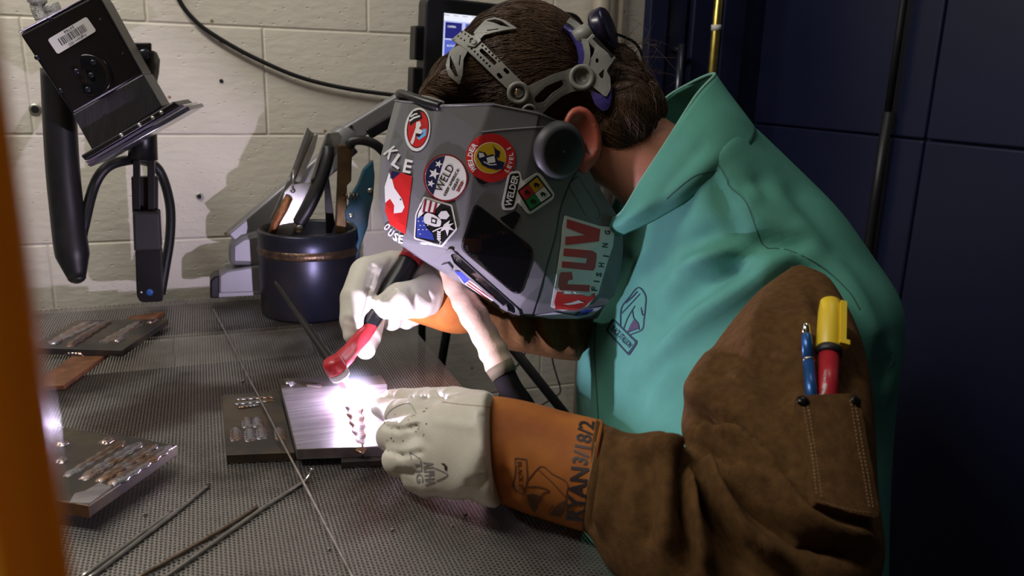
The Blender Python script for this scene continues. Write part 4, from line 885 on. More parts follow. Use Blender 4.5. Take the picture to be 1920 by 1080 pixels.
V, Fc = rings([(803, 505, 765, 600, 1.20, 1.185, .040), (825, 500, 800, 612, 1.20, 1.19, .046), (850, 498, 845, 624, 1.205, 1.20, .052), (875, 505, 880, 622, 1.215, 1.21, .054), (893, 520, 893, 608, 1.22, 1.215, .05)], 8, 48)
V = fold(V, Fc, [([(830, 520), (825, 570), (815, 605)], 9, -.003)], .002, 15)
g2c = mk('gauntlet_cuff', V, Fc, m_cuff, person, True); g2c['label'] = 'orange leather cuff of the far glove'
# ---- far glove: fingers pinch the torch
def gl(rows): return [(Dp(x, y, d), r) for x, y, d, r in rows]
far = dict(index=gl([(780, 508, 1.20, .030), (735, 503, 1.185, .026), (690, 515, 1.155, .026), (671, 560, 1.13, .0245), (664, 600, 1.118, .020), (660, 628, 1.112, .0125)]),
           middle=gl([(770, 530, 1.21, .026), (715, 545, 1.195, .023), (697, 590, 1.175, .020), (692, 632, 1.145, .017), (686, 656, 1.125, .0135)]),
           ring=gl([(790, 545, 1.215, .024), (745, 575, 1.20, .020), (735, 600, 1.19, .016)]), little=gl([(805, 560, 1.215, .022), (775, 590, 1.205, .017), (762, 602, 1.2, .013)]),
           thumb=gl([(818, 545, 1.17, .032), (785, 560, 1.145, .028), (750, 564, 1.125, .0255), (724, 574, 1.115, .0185)]))
tq0, tq1 = Dp(775, 478, 1.165), Dp(690, 612, 1.118)           # torch handle ends
fcut = Dp(812, 553, 1.195); fdir = nrm(Dp(890, 565, 1.215) - fcut)
def f_far(P):
    d = sd_cap(P, Dp(830, 545, 1.195), Dp(785, 525, 1.195), .044, .040)
    for k, ch in far.items(): d = smin(d, chain(P, ch, .002), .007 if k in ('thumb',) else .006)
    d = smax(d, -sd_cap(P, tq0, tq1, .0150, .0120), .004)
    q = pix(P)
    for (a_, b_, w_, h_) in (((700, 500), (690, 545), 5, .003), ((690, 545), (684, 600), 4, .002), ((770, 545), (785, 585), 6, .002), ((790, 535), (806, 560), 5, .003), ((735, 490), (715, 520), 6, .002), ((740, 545), (720, 560), 5, .002), ((650, 600), (672, 606), 5, .002)): d = d + h_ * np.exp(-(seg_dist(q, a_, b_)[0] / w_) ** 2)
    d = smax(d, (P - fcut) @ fdir, .006)
    return d + .0004 * vnoise(P * 40)
allp = np.array([q[0] for ch in far.values() for q in ch] + [Dp(830, 545, 1.195)])
V, Fc = nets(f_far, allp.min(0) - .05, allp.max(0) + .05, .0026)
g2 = mk('glove', V, Fc, m_gl, person, True); g2['label'] = 'cream leather glove pinching the torch'
gt2 = bvh(V, Fc)
seam([(700, 520), (690, 545), (683, 575), (676, 600)], 1.2, gt2, mat('grey_seam', (.30, .29, .26), .8), g2)

# ---- near glove: fist resting on the table, thumb and index feed the rod
def gz(rows): return [(Zp(x, y, z), r) for x, y, z, r in rows]
near = dict(index=gz([(850, 775, .985, .019), (790, 776, .970, .0185), (748, 776, .952, .0165), (714, 764, .940, .012)]),
            middle=gz([(850, 812, .972, .021), (782, 814, .962, .0215), (738, 818, .947, .0185), (754, 836, .930, .014), (790, 842, .928, .014)]),
            ring=gz([(850, 852, .955, .021), (790, 858, .946, .0215), (748, 862, .934, .0175), (775, 876, .922, .014)]),
            little=gz([(860, 890, .940, .019), (812, 896, .932, .0175), (780, 896, .922, .0145), (800, 910, .918, .013)]),
            thumb=gz([(900, 770, .990, .021), (850, 757, .977, .0185), (800, 752, .962, .0155), (758, 748, .951, .0125), (732, 746, .944, .010)]))
NEARC = [((724, 800), (748, 806), 4, .0038), ((748, 806), (785, 797), 4, .0035), ((728, 846), (755, 854), 4.5, .0038), ((755, 854), (792, 848), 5, .0035), ((748, 882), (775, 886), 5, .003), ((800, 748), (775, 752), 4, .003), ((845, 748), (800, 752), 5, .003), ((838, 752), (815, 738), 5, .002),
         ((905, 780), (918, 830), 7, .003), ((918, 830), (905, 880), 8, .002), ((880, 905), (920, 895), 6, .003), ((860, 930), (905, 905), 5, .002), ((780, 790), (760, 800), 5, -.002), ((820, 790), (880, 800), 9, -.001), ((770, 800), (800, 830), 9, .0015), ((900, 760), (920, 770), 6, .002)]
wcut = Zp(928, 840, .970); wdir = nrm(Dp(1000, 838, .83) - Dp(900, 846, .84))
def f_near(P):
    d = sd_cap(P, Zp(925, 800, .990), Zp(855, 790, .980), .034, .026)
    d = smin(d, sd_cap(P, Zp(925, 838, .970), Zp(850, 835, .960), .044, .034), .02)
    d = smin(d, sd_cap(P, Zp(930, 872, .955), Zp(860, 874, .944), .040, .030), .02)
    for k, ch in near.items(): d = smin(d, chain(P, ch, .002), .0055)
    q = pix(P)
    d = d - .0025 * np.exp(-(seg_dist(q, (905, 850), (850, 930))[0] / 22) ** 2) + .002 * np.exp(-(seg_dist(q, (930, 880), (880, 940))[0] / 14) ** 2)
    for (a_, b_, w_, h_) in NEARC: d = d + h_ * np.exp(-(seg_dist(q, a_, b_)[0] / w_) ** 2)
    d = smax(d, .9015 - P[:, 2], .006); d = smax(d, (P - wcut) @ wdir, .006)
    return d + .0004 * vnoise(P * 40)
allp = np.array([q[0] for ch in near.values() for q in ch] + [Zp(935, 865, .965)])
V, Fc = nets(f_near, allp.min(0) - .06, allp.max(0) + .06, .0026)
g1 = mk('glove', V, Fc, m_gl, person, True); g1['label'] = 'cream leather glove resting on the table, feeding the filler rod'
gt1 = bvh(V, Fc)
m_fade = mat('faded_grey_print', (0.23, 0.23, 0.24), 0.7)
words('lettering', 'ALPHA', 805, 887, 44, 19, 84, gt1, .0006, m_fade, g1, .02, 6); words('lettering', 'TIG', 786, 884, 42, 13, 84, gt1, .0006, m_fade, g1, .02, 6)
for s in ([(768, 848), (772, 862)], [(768, 848), (788, 860)], [(815, 877), (836, 886), (838, 892), (818, 901)]): art('print', [stroke(cat(s, 3), 1.6)], gt1, .0006, m_fade, g1, .0004, 8)
m_burn = mat('burn_mark', (.03, .02, .014), .8)
art('burn_mark', [[(827, 868), (834, 869), (839, 875), (838, 883), (834, 880), (834, 874)]], gt1, .0006, m_burn, g1, .0004, 5)
for k in range(22):
    x, y = rng.uniform(722, 800), rng.uniform(765, 830); art('scorch_speck', [oval(x, y, rng.uniform(.6, 1.6), rng.uniform(.5, 1.2), 20, 8)], gt1, .0005, m_burn, g1, .0003, 9)
dashes([(830, 754), (860, 758), (895, 761), (922, 764)], gt1, .0005, g1, 1.0, 2.4, 1.8)
seam([(780, 775), (768, 757), (745, 762), (728, 775), (720, 795)], 1.3, gt1, mat('grey_seam', (.30, .29, .26), .8), g1)
# ---- near cuff
V, Fc = rings([(917, 748, 908, 930, .832, .832, .054), (930, 744, 928, 942, .83, .83, .0575), (985, 753, 975, 962, .826, .826, .059), (1060, 772, 1040, 984, .818, .818, .061), (1132, 787, 1092, 998, .808, .808, .063)], 10, 72)
V = fold(V, Fc, [([(940, 850), (950, 900), (965, 940)], 12, -.006), ([(990, 960), (960, 880), (930, 860)], 14, .004)], .0025, 14)
ctree = bvh(V, Fc)
g1c = mk('gauntlet_cuff', V, Fc, m_cuff, person, True); g1c['label'] = 'orange leather cuff of the near glove with black handwriting'
m_mk = mat('marker_ink', (.018, .010, .012), .6)
words('lettering', 'RYAN', 1083, 926, 100, 34, -84, ctree, .0007, m_mk, g1c, .03, 8); words('lettering', '3/18/2', 1094, 830, 82, 30, -80, ctree, .0007, m_mk, g1c, .022, 8)
seam([(1121, 790), (1112, 860), (1098, 930), (1086, 992)], 1.5, ctree, m_st, g1c, .0006, 'stitching')
m_bpr = mat('brown_print', (.10, .04, .015), .75)
def LC(pts): return [(880 + x / 3.857, 720 + y / 3.857) for x, y in pts]
lf = art('logo_frame', [rpoly(LC([(325, 530), (418, 540), (425, 690), (395, 800), (310, 745), (330, 640)]), 3), rpoly(LC([(335, 540), (408, 548), (415, 690), (388, 786), (320, 740), (340, 640)]), 3)], ctree, .0006, m_bpr, g1c, .0004, 8)
words('lettering', 'BLACK ST', *LC([(368, 665)])[0], 54, 8, 86, ctree, .0006, m_bpr, lf, .0, 8)
for s, wd in (([(425, 690), (520, 595), (600, 650), (708, 715), (700, 830), (715, 960)], 2), ([(500, 620), (590, 700), (690, 810)], 1.6), ([(420, 740), (500, 740), (580, 770), (530, 790), (510, 860)], 1.8), ([(570, 930), (610, 870)], 1.6)): art('print', [stroke(cat(LC(s), 4), wd)], ctree, .0006, m_bpr, lf, .0004, 8)
art('print', [LC([(412, 800), (460, 790), (515, 805), (495, 900), (470, 930), (435, 880)])], ctree, .0005, m_bpr, lf, .0004, 8); art('print', [LC([(575, 945), (650, 860), (690, 840), (690, 920), (660, 960)])], ctree, .0005, m_bpr, lf, .0004, 8)
# ---- trousers, boots and stool below the frame
m_den = mat('dark_denim', (.03, .035, .05), .85, vary=.3, scale=60)
hipc = np.array([.66, .93, .60])
def f_leg(P):
    d = sd_cap(P, hipc + (0.02, -.09, 0), hipc + (0.02, .09, 0), .13, .13)
    for s in (-1, 1):
        k = np.array([.26, .95 + s * .14, .60]); a = np.array([.33, .95 + s * .15, .10])
        d = smin(d, sd_cap(P, hipc + (0, s * .09, -.02), k, .095, .07), .03); d = smin(d, sd_cap(P, k, a, .07, .05), .02)
    return d
V, Fc = nets(f_leg, (.1, .55, .02), (.9, 1.3, .78), .014); mk('trousers', V, Fc, m_den, person, True)
m_boot = mat('brown_boot', (.06, .035, .02), .6)
for s in (-1, 1):
    b0 = np.array([.33, .95 + s * .15, .0]); fb = lambda P: smax(smin(sd_cap(P, b0 + (.01, 0, .05), b0 + (.0, 0, .14), .05, .056), sd_cap(P, b0 + (.02, 0, .04), b0 + (-.16, 0, .035), .045, .042), .03), .0 - P[:, 2], .004)
    V, Fc = nets(fb, b0 + (-.24, -.09, -.03), b0 + (.1, .09, .22), .008); mk('boot', V, Fc, m_boot, person, True)
st = thing('shop_stool', 'round black stool under the seated welder', 'stool', (.66, .93, 0))
mk('seat', *lathe((.66, .93, .43), EZ, [(0, .155), (.01, .165), (.035, .165), (.045, .155)], 40), m_rub, st, True)
for k in range(4):
    a = math.pi / 4 + k * math.pi / 2; mk('leg', *tube([(.66 + .11 * math.cos(a), .93 + .11 * math.sin(a), .432), (.66 + .19 * math.cos(a), .93 + .19 * math.sin(a), 0.0)], .011, 12), m_mb, st, True)

# ================================================================== welding helmet
m_hel = mat('grey_helmet_plastic', (0.155, 0.157, 0.163), 0.28, vary=.08, scale=6, spec=.5, bump=.03, bscale=400)
m_helin = mat('helmet_black', (.012, .012, .013), .35); m_win = mat('black_lens', (.004, .004, .005), .06, spec=.6)
hel = thing('welding_helmet', 'grey welding helmet covered in stickers with black side window, worn by the welder', 'helmet', Cc)
cols = [(.012, [(753, 190), (738, 245), (724, 300), (721, 380), (736, 447), (797, 490), (864, 532), (938, 584), (985, 598), (1050, 602), (1100, 600)]),
        (.062, [(826, 198), (815, 245), (803, 300), (790, 380), (785, 457), (838, 470), (902, 528), (965, 588), (1002, 594), (1065, 597), (1120, 597)]),
        (.098, [(920, 195), (901, 248), (888, 310), (878, 380), (868, 450), (882, 475), (935, 525), (985, 560), (1012, 570), (1070, 575), (1130, 580)]),
        (.116, [(1012, 214), (1005, 240), (990, 310), (975, 380), (965, 430), (980, 455), (1005, 490), (1028, 520), (1040, 540), (1090, 550), (1145, 560)]),
        (.112, [(1050, 230), (1080, 262), (1100, 310), (1115, 340), (1130, 362), (1145, 385), (1160, 408), (1168, 425), (1168, 470), (1163, 515), (1152, 555)])]
def refl(p): return p - 2 * ((p - Cc) @ Lh) * Lh
near_ = [[Wp(x, y, wd) for x, y in pts] for wd, pts in cols]
# chin narrows
for ci, cc_ in enumerate(near_):
    for ri in range(11):
        if ri >= 8 and ci >= 2: cc_[ri] = Wp(*cols[ci][1][ri], cols[ci][0] - (ri - 7) * (.006 if ci > 2 else .004))
full = [[refl(p) for p in c_] for c_ in near_[::-1]] + near_; nr = 11
V = [p for c_ in full for p in c_]; Fc = [(i * nr + j, (i + 1) * nr + j, (i + 1) * nr + j + 1, i * nr + j + 1) for i in range(len(full) - 1) for j in range(nr - 1)]
Fc = [t_ for f in Fc for t_ in ((f[0], f[1], f[2]), (f[0], f[2], f[3]))]
sh = mk('shell', V, Fc, m_hel, hel)
# normals outward
me = sh.data; bm = bmesh.new(); bm.from_mesh(me); bmesh.ops.recalc_face_normals(bm, faces=bm.faces)
cen = hd(0, .05, -.08); f0 = bm.faces[:]; s_ = sum((f.calc_center_median() - Vector(cen)).dot(f.normal) for f in f0)
if s_ < 0: bmesh.ops.reverse_faces(bm, faces=bm.faces)
bm.to_mesh(me); bm.free()
bevel(sh, .003, 3, 12); md = sh.modifiers.new('thick', 'SOLIDIFY'); md.thickness = .003; md.offset = -1
ht = bvh(V, Fc)
S1, S2, S3, S4 = .0016, .0020, .0024, .0028
# edge lip and forehead opening
edge = [(749, 189), (752, 178), (765, 172), (790, 186), (796, 196), (778, 198)]
mk('forehead_lip', *tube(np.array([full[i][0] for i in range(len(full))]), .0014, 8), m_hel, hel, True)
mk('liner', *tube(cat([refl(Wp(826, 196, .060)), refl(Wp(770, 178, .02)), Wp(765, 180, .012), Wp(800, 192, .045), Wp(826, 200, .060)], 6), .006, 8), m_helin, hel, True)
# side windows
sw = rpoly([(893, 384), (996, 464), (997, 482), (975, 548), (962, 546), (866, 466)], 12)
art('side_window', [sw], ht, .0012, m_win, hel, .0025, 10); art('side_window_rim', [grow(sw, 1.05), sw], ht, .0010, m_helin, hel, .0015, 10)
art('vent_window', [rpoly([(936, 409), (967, 395), (976, 404), (962, 431)], 4)], ht, .0012, m_win, hel, .002, 8)
seam([(1082, 318), (1066, 350), (1050, 395), (1042, 440), (1025, 500), (1008, 560), (998, 592)], 1.8, ht, m_helin, hel, .0006, 'chin_seam')
seam([(1012, 212), (1006, 240)], 1.6, ht, m_helin, hel, .0006, 'side_seam')
m_edge = mat('light_grey_edge', (.5, .5, .5), .35)
seam([(903, 247), (950, 242), (1005, 238), (1040, 236)], 1.8, ht, m_edge, hel, .0012, 'crease_line')
ind = rpoly([(1065, 345), (1085, 330), (1128, 400), (1124, 415), (1100, 408)], 8); art('side_relief', [ind, grow(ind, .93)], ht, .0012, m_hel, hel, .001, 8)
# lens opening with its frame
frm = [(835, 468), (846, 464), (972, 577), (976, 592), (966, 596), (846, 489)]; slot = rpoly([(846, 474), (856, 472), (966, 572), (968, 586), (958, 582), (852, 490)], 4)
art('lens_frame', [rpoly(frm, 5), slot], ht, .0026, m_hel, hel, .004, 8); art('lens_slot', [slot], ht, .0008, m_win, hel, .0015, 8)
for a in ([(828, 494), (842, 490), (850, 500), (846, 508)], [(938, 572), (952, 570), (955, 580), (944, 584)]): art('frame_clip', [rpoly(a, 2)], ht, .0036, m_hel, hel, .004, 6)
# knob
kp, kn = surf(ht, 1046, 283); kn = nrm(Lh * .9 + kn * .2)
knob = mk('knob', *lathe(kp - kn * .012, kn, [(0, .0385), (.016, .0385), (.019, .0365), (.0245, .034), (.026, .030), (.0265, .028), (.0255, .0265), (.026, .002)], 48), mat('charcoal_knob', (.045, .047, .052), .5), hel, True)
mk('knob_face', *lathe(kp + kn * .0125, kn, [(0, .0285), (.0012, .0285), (.0018, .027)], 40), m_helin, knob, True)
u_ = nrm(np.cross(kn, EZ)); v_ = np.cross(kn, u_)
mk('knob_pip', *lathe(kp + kn * .0138, kn, [(0, .002), (.001, .0015)], 12), m_dkbar, knob, True)
# ---- stickers
c_red = mat('sticker_red', (.50, .018, .018), .35); c_white = mat('sticker_white', (.70, .70, .67), .35); c_dred = mat('sticker_dark_red', (.22, .015, .02), .35); c_navy = mat('sticker_navy', (.012, .014, .05), .35); c_yel = mat('sticker_yellow', (.60, .38, .015), .35)
c_blk = mat('sticker_black', (.008, .008, .009), .35); c_grn = mat('sticker_green', (.01, .20, .05), .35); c_blue = mat('sticker_blue', (.03, .05, .30), .35); c_org = mat('sticker_orange', (.55, .30, .01), .35); c_lb = mat('sticker_light_blue', (.15, .40, .70), .35)
def sticker(loop, mt, label):
    o = art('sticker', [loop], ht, S1, mt, hel, .0006, 7); o['label'] = label; return o
def pr(o, loops, mt, off=S2): return art('print', loops, ht, off, mt, o, .0003, 7)
# oval welder
o = sticker(oval(784, 243, 24, 41, 6), c_white, 'oval red and black welder sticker'); pr(o, [oval(785, 242, 20.5, 36, 6)], c_blk); pr(o, [oval(785.5, 242.5, 19, 34, 6)], c_red, S3)
pr(o, [[(771, 236), (769, 222), (778, 209), (790, 208), (794, 222), (782, 228)]], c_blk, S4); pr(o, [stroke([(770, 228), (778, 222), (790, 218)], 3), ], c_white, S4 + .0003); pr(o, [stroke([(772, 220), (780, 215), (785, 214)], 2.5)], c_white, S4 + .0003)
pr(o, [[(783, 230), (790, 228), (792, 236), (788, 242), (795, 246), (792, 252), (782, 250), (780, 262), (776, 272), (772, 268), (777, 254), (782, 240)]], c_white, S4 + .0003); pr(o, [[(794, 243), (802, 242), (801, 254), (788, 263), (783, 258), (793, 252)]], c_lb, S4); pr(o, [[(788, 246), (796, 250), (786, 260), (782, 254)]], c_blk, S4)
# fish sticker on the front
o = sticker([(735, 321), (753, 324), (774, 331), (768, 385), (761, 439), (733, 420), (724, 395), (726, 350)], c_red, 'red fish sticker wrapped round the helmet front'); pr(o, [[(736, 320), (752, 324), (738, 336), (733, 334)]], c_navy)
pr(o, [[(731, 323), (737, 336), (741, 352), (755, 372), (760, 388), (755, 398), (740, 400), (741, 385), (733, 372), (724, 380), (723, 350)]], c_white); pr(o, [oval(753, 374, 1.2, 1.6)], c_navy, S3)
for ch, x, y, sz, an in (('K', 735, 287, 15, 50), ('L', 748, 303, 17, 35), ('E', 766, 312, 15, 12)): words('lettering', ch, x, y, sz, 25, an, ht, S2, c_white, o, .02, 6)
for ch, x, y, an in (('O', 728, 425, 40), ('U', 735, 436, 30), ('S', 744, 443, 20), ('E', 753, 447, 12)): words('lettering', ch, x, y, 8, 14, an, ht, S2, c_white, o, .03, 6)
# WELD round
o = sticker(oval(836, 333.5, 41.5, 44.5), c_dred, 'round white and navy WELD sticker with three stars'); pr(o, [oval(836.5, 333.5, 38.5, 41.5)], c_white)
arc_ = [(836.5 + 38.0 * math.cos(math.radians(a)), 333.5 + 41 * math.sin(math.radians(a))) for a in range(128, 275, 7)]
pr(o, [arc_], c_navy, S3)
for x, y, r in ((823.5, 307.5, 7.5), (815, 325.5, 11), (809, 344, 7.5)): pr(o, [star(x, y, r, 20)], c_white, S4)
words('lettering', 'WELD', 834, 334, 54, 15, -62, ht, S3, c_blk, o, .0, 8); words('lettering', 'KEEP AMERICA', 847, 342, 56, 5.5, -62, ht, S3, c_blk, o); words('lettering', 'GREAT', 855, 346, 24, 6, -62, ht, S3, c_blk, o); words('lettering', '2020', 863, 350, 21, 6.5, -62, ht, S3, c_dred, o, .03)
# WELDER LEVEL 1
pr(o, [[(889, 330), (915, 342), (906, 346), (897, 343)]], c_blk, S1)
o = sticker(oval(920, 296, 46, 45.5), c_red, 'red ring WELDER LEVEL 1 sticker'); pr(o, [oval(919, 296, 30, 29.5)], c_white); pr(o, [oval(919, 296, 28.8, 28.3)], c_yel, S3)
pr(o, [[(893, 293), (897, 283), (909, 286), (913, 292), (922, 289), (930, 292), (932, 300), (945, 304), (942, 316), (930, 318), (915, 315), (903, 309)]], c_navy, S4); pr(o, [[(923, 271), (928, 278), (937, 284), (934, 296), (928, 292), (926, 280)]], c_navy, S4)
pr(o, [[(897, 286), (905, 287), (908, 293), (898, 296)]], c_white, S4 + .0003); pr(o, [[(911, 296), (926, 292), (928, 304), (914, 306)]], c_white, S4 + .0003); pr(o, [stroke([(906, 303), (918, 309), (930, 308)], 2)], c_white, S4 + .0003)
for i, ch in enumerate('WELDER'):
    a = math.radians(216 - 58 * 0 - (-1) * i * 12.2 - 60); a = math.radians(148 + i * 14.0); words('lettering', ch, 920 + 38 * math.cos(a), 296 + 37.5 * math.sin(a), 8.0 if ch != 'W' else 10, 9.5, math.degrees(a) + 90, ht, S2, c_white, o, .03, 6)
for i, ch in enumerate('LEVEL1'):
    a = math.radians(38 - i * 12.0 - (6 if ch == '1' else 0)); words('lettering', ch, 920 + 38 * math.cos(a), 296 + 37.5 * math.sin(a), 5.8 if ch != '1' else 2.4, 8, math.degrees(a) - 90, ht, S2, c_white, o, .03, 6)
# WELDER bar and hazard square
o = sticker(rpoly([(953, 322), (974, 320), (979, 340), (1006, 323), (1014, 326), (1039, 364), (1036, 373), (994, 401), (986, 399), (970, 378), (963, 393), (942, 394), (940, 382)], 5), c_white, 'WELDER sticker with four coloured hazard squares')
pr(o, [rpoly([(956, 326), (972, 324), (974, 334), (962, 388), (946, 390), (944, 382)], 4)], c_blk); words('lettering', 'WELDER', 959, 357, 60, 12.5, -76, ht, S3, c_white, o, .02)
D4 = [np.array(q, float) for q in ((1006, 327), (1036, 366.5), (992, 397), (969, 358))]; pr(o, [rpoly([tuple(q) for q in D4], 4)], c_blk)
ce = sum(D4) / 4; D4 = [ce + (q - ce) * .88 for q in D4]; mids = [(D4[i] + D4[(i + 1) % 4]) / 2 for i in range(4)]
for i, mt in ((0, c_org), (1, c_white), (2, c_grn), (3, c_red)):
    q = [D4[i], mids[i], ce, mids[i - 1]]; cq = sum(q) / 4; pr(o, [[tuple(cq + (p_ - cq) * .95) for p_ in q]], mt, S3); pr(o, [[(cq[0] - 5, cq[1] - 2), (cq[0] - 1, cq[1] - 5), (cq[0] + 4, cq[1] - 3), (cq[0] + 5, cq[1] + 3), (cq[0] + 1, cq[1] + 1), (cq[0] - 2, cq[1] + 5)]], c_blk, S4); pr(o, [bar2((cq[0] + 3, cq[1] + 5), (cq[0] + 7, cq[1] - 2), 1)], c_blk, S4)
# hexagon
hx_ = [(795, 368), (848, 384), (858, 430), (829, 463), (777, 448), (780, 402)]; o = sticker(rpoly(hx_, 4), c_white, 'six sided sticker with masked welder over a flag'); pr(o, [rpoly(grow(hx_, .92), 3)], c_blk); ihx = grow(hx_, .88)
pr(o, [[(797, 373), (827, 382), (812, 398), (798, 396), (785, 410), (786, 402)]], c_white, S3)
for k in range(3): pr(o, [bar2((799 + k * 10, 374 + k * 3), (795 + k * 9.5, 398 + k * 1), 4)], c_dred, S4)
pr(o, [[(784, 406), (795, 405), (800, 425), (812, 438), (815, 450), (783, 444)]], c_blue, S3)
for k in range(10): pr(o, [star(787 + (k % 3) * 7 + (k // 3) % 2 * 2, 414 + (k // 3) * 8, 1.7)], c_white, S4)
pr(o, [rpoly([(797, 402), (803, 398), (814, 402), (824, 409), (829, 414), (827, 424), (817, 425), (797, 418), (795, 410)], 3)], c_white, S4); pr(o, [[(810, 407), (821, 411), (819, 420), (809, 417)]], c_blk, S4 + .0003); pr(o, [[(812, 410), (818, 412), (817, 417), (811, 415)]], c_white, S4 + .0006)
pr(o, [[(828, 396), (838, 395), (844, 404), (838, 411), (826, 410), (822, 404)]], c_white, S4); pr(o, [[(834, 420), (845, 412), (842, 420), (852, 418), (844, 424), (853, 432), (843, 430), (840, 442), (836, 430), (826, 434)]], c_white, S4); pr(o, [stroke([(812, 434), (820, 430), (830, 426)], 2.2)], c_white, S4)
for k in range(4): pr(o, [rpoly([(820, 432 + k * 4.5), (828, 434 + k * 4), (827, 437 + k * 4), (821, 436 + k * 4.3)], 1)], c_white, S4)
pr(o, [stroke([(823, 450), (827, 452), (825, 457)], 1.6)], c_white, S4)
# GRUV FISHING
def L7(pts): return [(940 + x / 3.483, 300 + y / 3.483) for x, y in pts]
o = sticker(rpoly(L7([(410, 360), (640, 430), (735, 440), (725, 560), (690, 660), (625, 880), (600, 900), (560, 950), (400, 980), (320, 955), (350, 790), (385, 560), (395, 430)]), 3), c_white, 'large white GRUV FISHING sticker with red letters')
pr(o, [L7([(425, 385), (642, 450), (632, 530), (412, 555), (415, 500), (545, 490), (420, 440)])], c_red)
pr(o, [L7([(405, 575), (590, 590), (615, 605), (618, 625), (608, 700), (595, 720), (390, 700), (392, 660), (548, 672), (556, 640), (400, 625)])], c_red)
pr(o, [L7([(385, 730), (455, 728), (463, 775), (430, 785), (428, 808), (575, 815), (568, 858), (375, 845), (366, 815), (375, 745)])], c_red)
pr(o, [L7([(360, 855), (395, 858), (400, 872), (520, 875), (560, 885), (605, 865), (612, 890), (560, 930), (540, 950), (480, 975), (350, 965), (342, 920)])], c_red)
pr(o, [L7([(400, 932), (450, 925), (500, 908), (540, 925), (515, 925), (470, 935), (430, 938), (460, 945)])], c_white, S3)
for ch, x, y in (('F', 602, 838), ('I', 617, 790), ('S', 632, 745), ('H', 648, 682), ('I', 678, 625), ('N', 672, 555), ('G', 688, 472)):
    q = L7([(x, y)])[0]; words('lettering', ch, *q, 8.0 if ch != 'I' else 2.6, 11, -83, ht, S2, c_blk, o, .03, 6)
# chin flag tape and flag on the lens frame
o = sticker([(1003, 590), (1040, 584), (1085, 592), (1100, 578), (1128, 574), (1110, 590), (1080, 596), (1030, 596)], mat('pale_lavender_tape', (.55, .53, .62), .3), 'peeling pale tape along the chin edge'); pr(o, [[(1078, 591), (1096, 578), (1112, 578), (1100, 588)]], c_blue)
o = sticker([(853, 506), (868, 508), (930, 558), (922, 566), (868, 528)], c_white, 'small flag sticker below the lens'); pr(o, [[(853, 506), (868, 508), (884, 521), (872, 530)]], c_blue)
for k in range(3): pr(o, [bar2((876 + k * 2.5, 530 - k * 4), (921 + k * 3, 562 - k * 3.5), 2)], c_dred)
# ================================================================== headgear straps over the hair (parts of the helmet)
m_hg = mat('grey_headgear_plastic', (0.22, 0.22, 0.20), 0.45); m_purp = mat('purple_pad', (0.045, 0.035, 0.20), 0.35, coat=.3)
def f_hg(P):
    d = sd_ell(P, Cc - Fh * .006, AX, (.096, .120, .124)); d = smin(d, sd_cap(P, Dp(1120, 130, 1.13), Dp(1130, 190, 1.115), .05, .045), .03); d = smin(d, sd_cap(P, Dp(850, 150, 1.08), Dp(800, 178, 1.10), .036, .018), .03); return d
Vh, Fh_ = nets(f_hg, Cc - .2, Cc + .22, .006); gtree = bvh(Vh, Fh_)
def hg(name, loops, mt=m_hg, off=.0, thick=.0026, maxe=9): return art(name, loops, gtree, off, mt, hel, thick, maxe, 1.05)
def slot_(a, b_, wd): 
    P = bar2(a, b_, wd); return rpoly(P, wd * .45, 3)
strap = [(870, 58), (889, 70), (898, 74), (983, 158), (955, 170), (874, 94), (848, 76)]
def lerp(a, b_, t): return (a[0] + (b_[0] - a[0]) * t, a[1] + (b_[1] - a[1]) * t)
holes = [slot_((901, 94), (930, 121), 8), slot_((945, 129), (954, 138), 7), slot_((933, 138), (941, 147), 7)]
for k in range(8):
    t_ = k / 8; holes.append(oval(*lerp((893, 76), (943, 121), t_), 2.1, 2.5, 40, 8)); holes.append(oval(*lerp((879, 88), (924, 130), t_), 2.1, 2.5, 40, 8))
for q in ((861, 70), (866, 74), (872, 78), (868, 62), (874, 66), (880, 70)): holes.append(oval(*q, 1.6, 2.0, 30, 8))
hg('crown_strap', [strap] + holes, m_hg, .002); hg('strap_buckle', [rpoly([(883, 74), (897, 68), (904, 80), (890, 92), (876, 90)], 2), rpoly([(884, 76), (890, 75), (889, 84), (881, 86)], 1)], m_hg, .0045)
mk('strap_peg', *lathe(surf(gtree, 891, 84, .003)[0], surf(gtree, 891, 84)[1], [(0, .004), (.002, .004), (.003, .002)], 14), m_hg, hel, True)
hg('crown_fork', [rpoly([(888, 62), (910, 38), (928, 33), (947, 39), (970, 54), (947, 57), (928, 61), (908, 66), (899, 76)], 3), rpoly([(911, 40), (928, 37), (940, 40), (958, 52), (939, 49), (925, 43)], 2), slot_((913, 58), (935, 55), 2)], m_hg, .001)
hg('crown_fork', [rpoly([(844, 95), (860, 86), (878, 95), (869, 111), (867, 140), (861, 159), (841, 142), (836, 122)], 3), rpoly([(844, 104), (852, 122), (860, 144), (853, 143), (843, 126)], 2), slot_((863, 104), (861, 123), 2)], m_hg, .001)
hg('side_frame', [rpoly([(953, 166), (970, 156), (988, 163), (1010, 152), (1040, 138), (1072, 128), (1090, 124), (1112, 138), (1110, 160), (1092, 170), (1075, 171), (1052, 180), (1030, 197), (1014, 214), (985, 214), (964, 192)], 5), rpoly([(1000, 184), (1022, 162), (1053, 149), (1056, 160), (1036, 174), (1018, 192), (1004, 193)], 5), oval(1091, 145, 9, 10), oval(970, 173, 5.5, 6.5)], m_hg, .003, .004)
seam([(997, 174), (1020, 155), (1052, 142)], 3.2, gtree, m_hg, hel, .0055, 'frame_rib'); seam([(1018, 200), (1036, 180), (1058, 165)], 3.2, gtree, m_hg, hel, .0055, 'frame_rib')
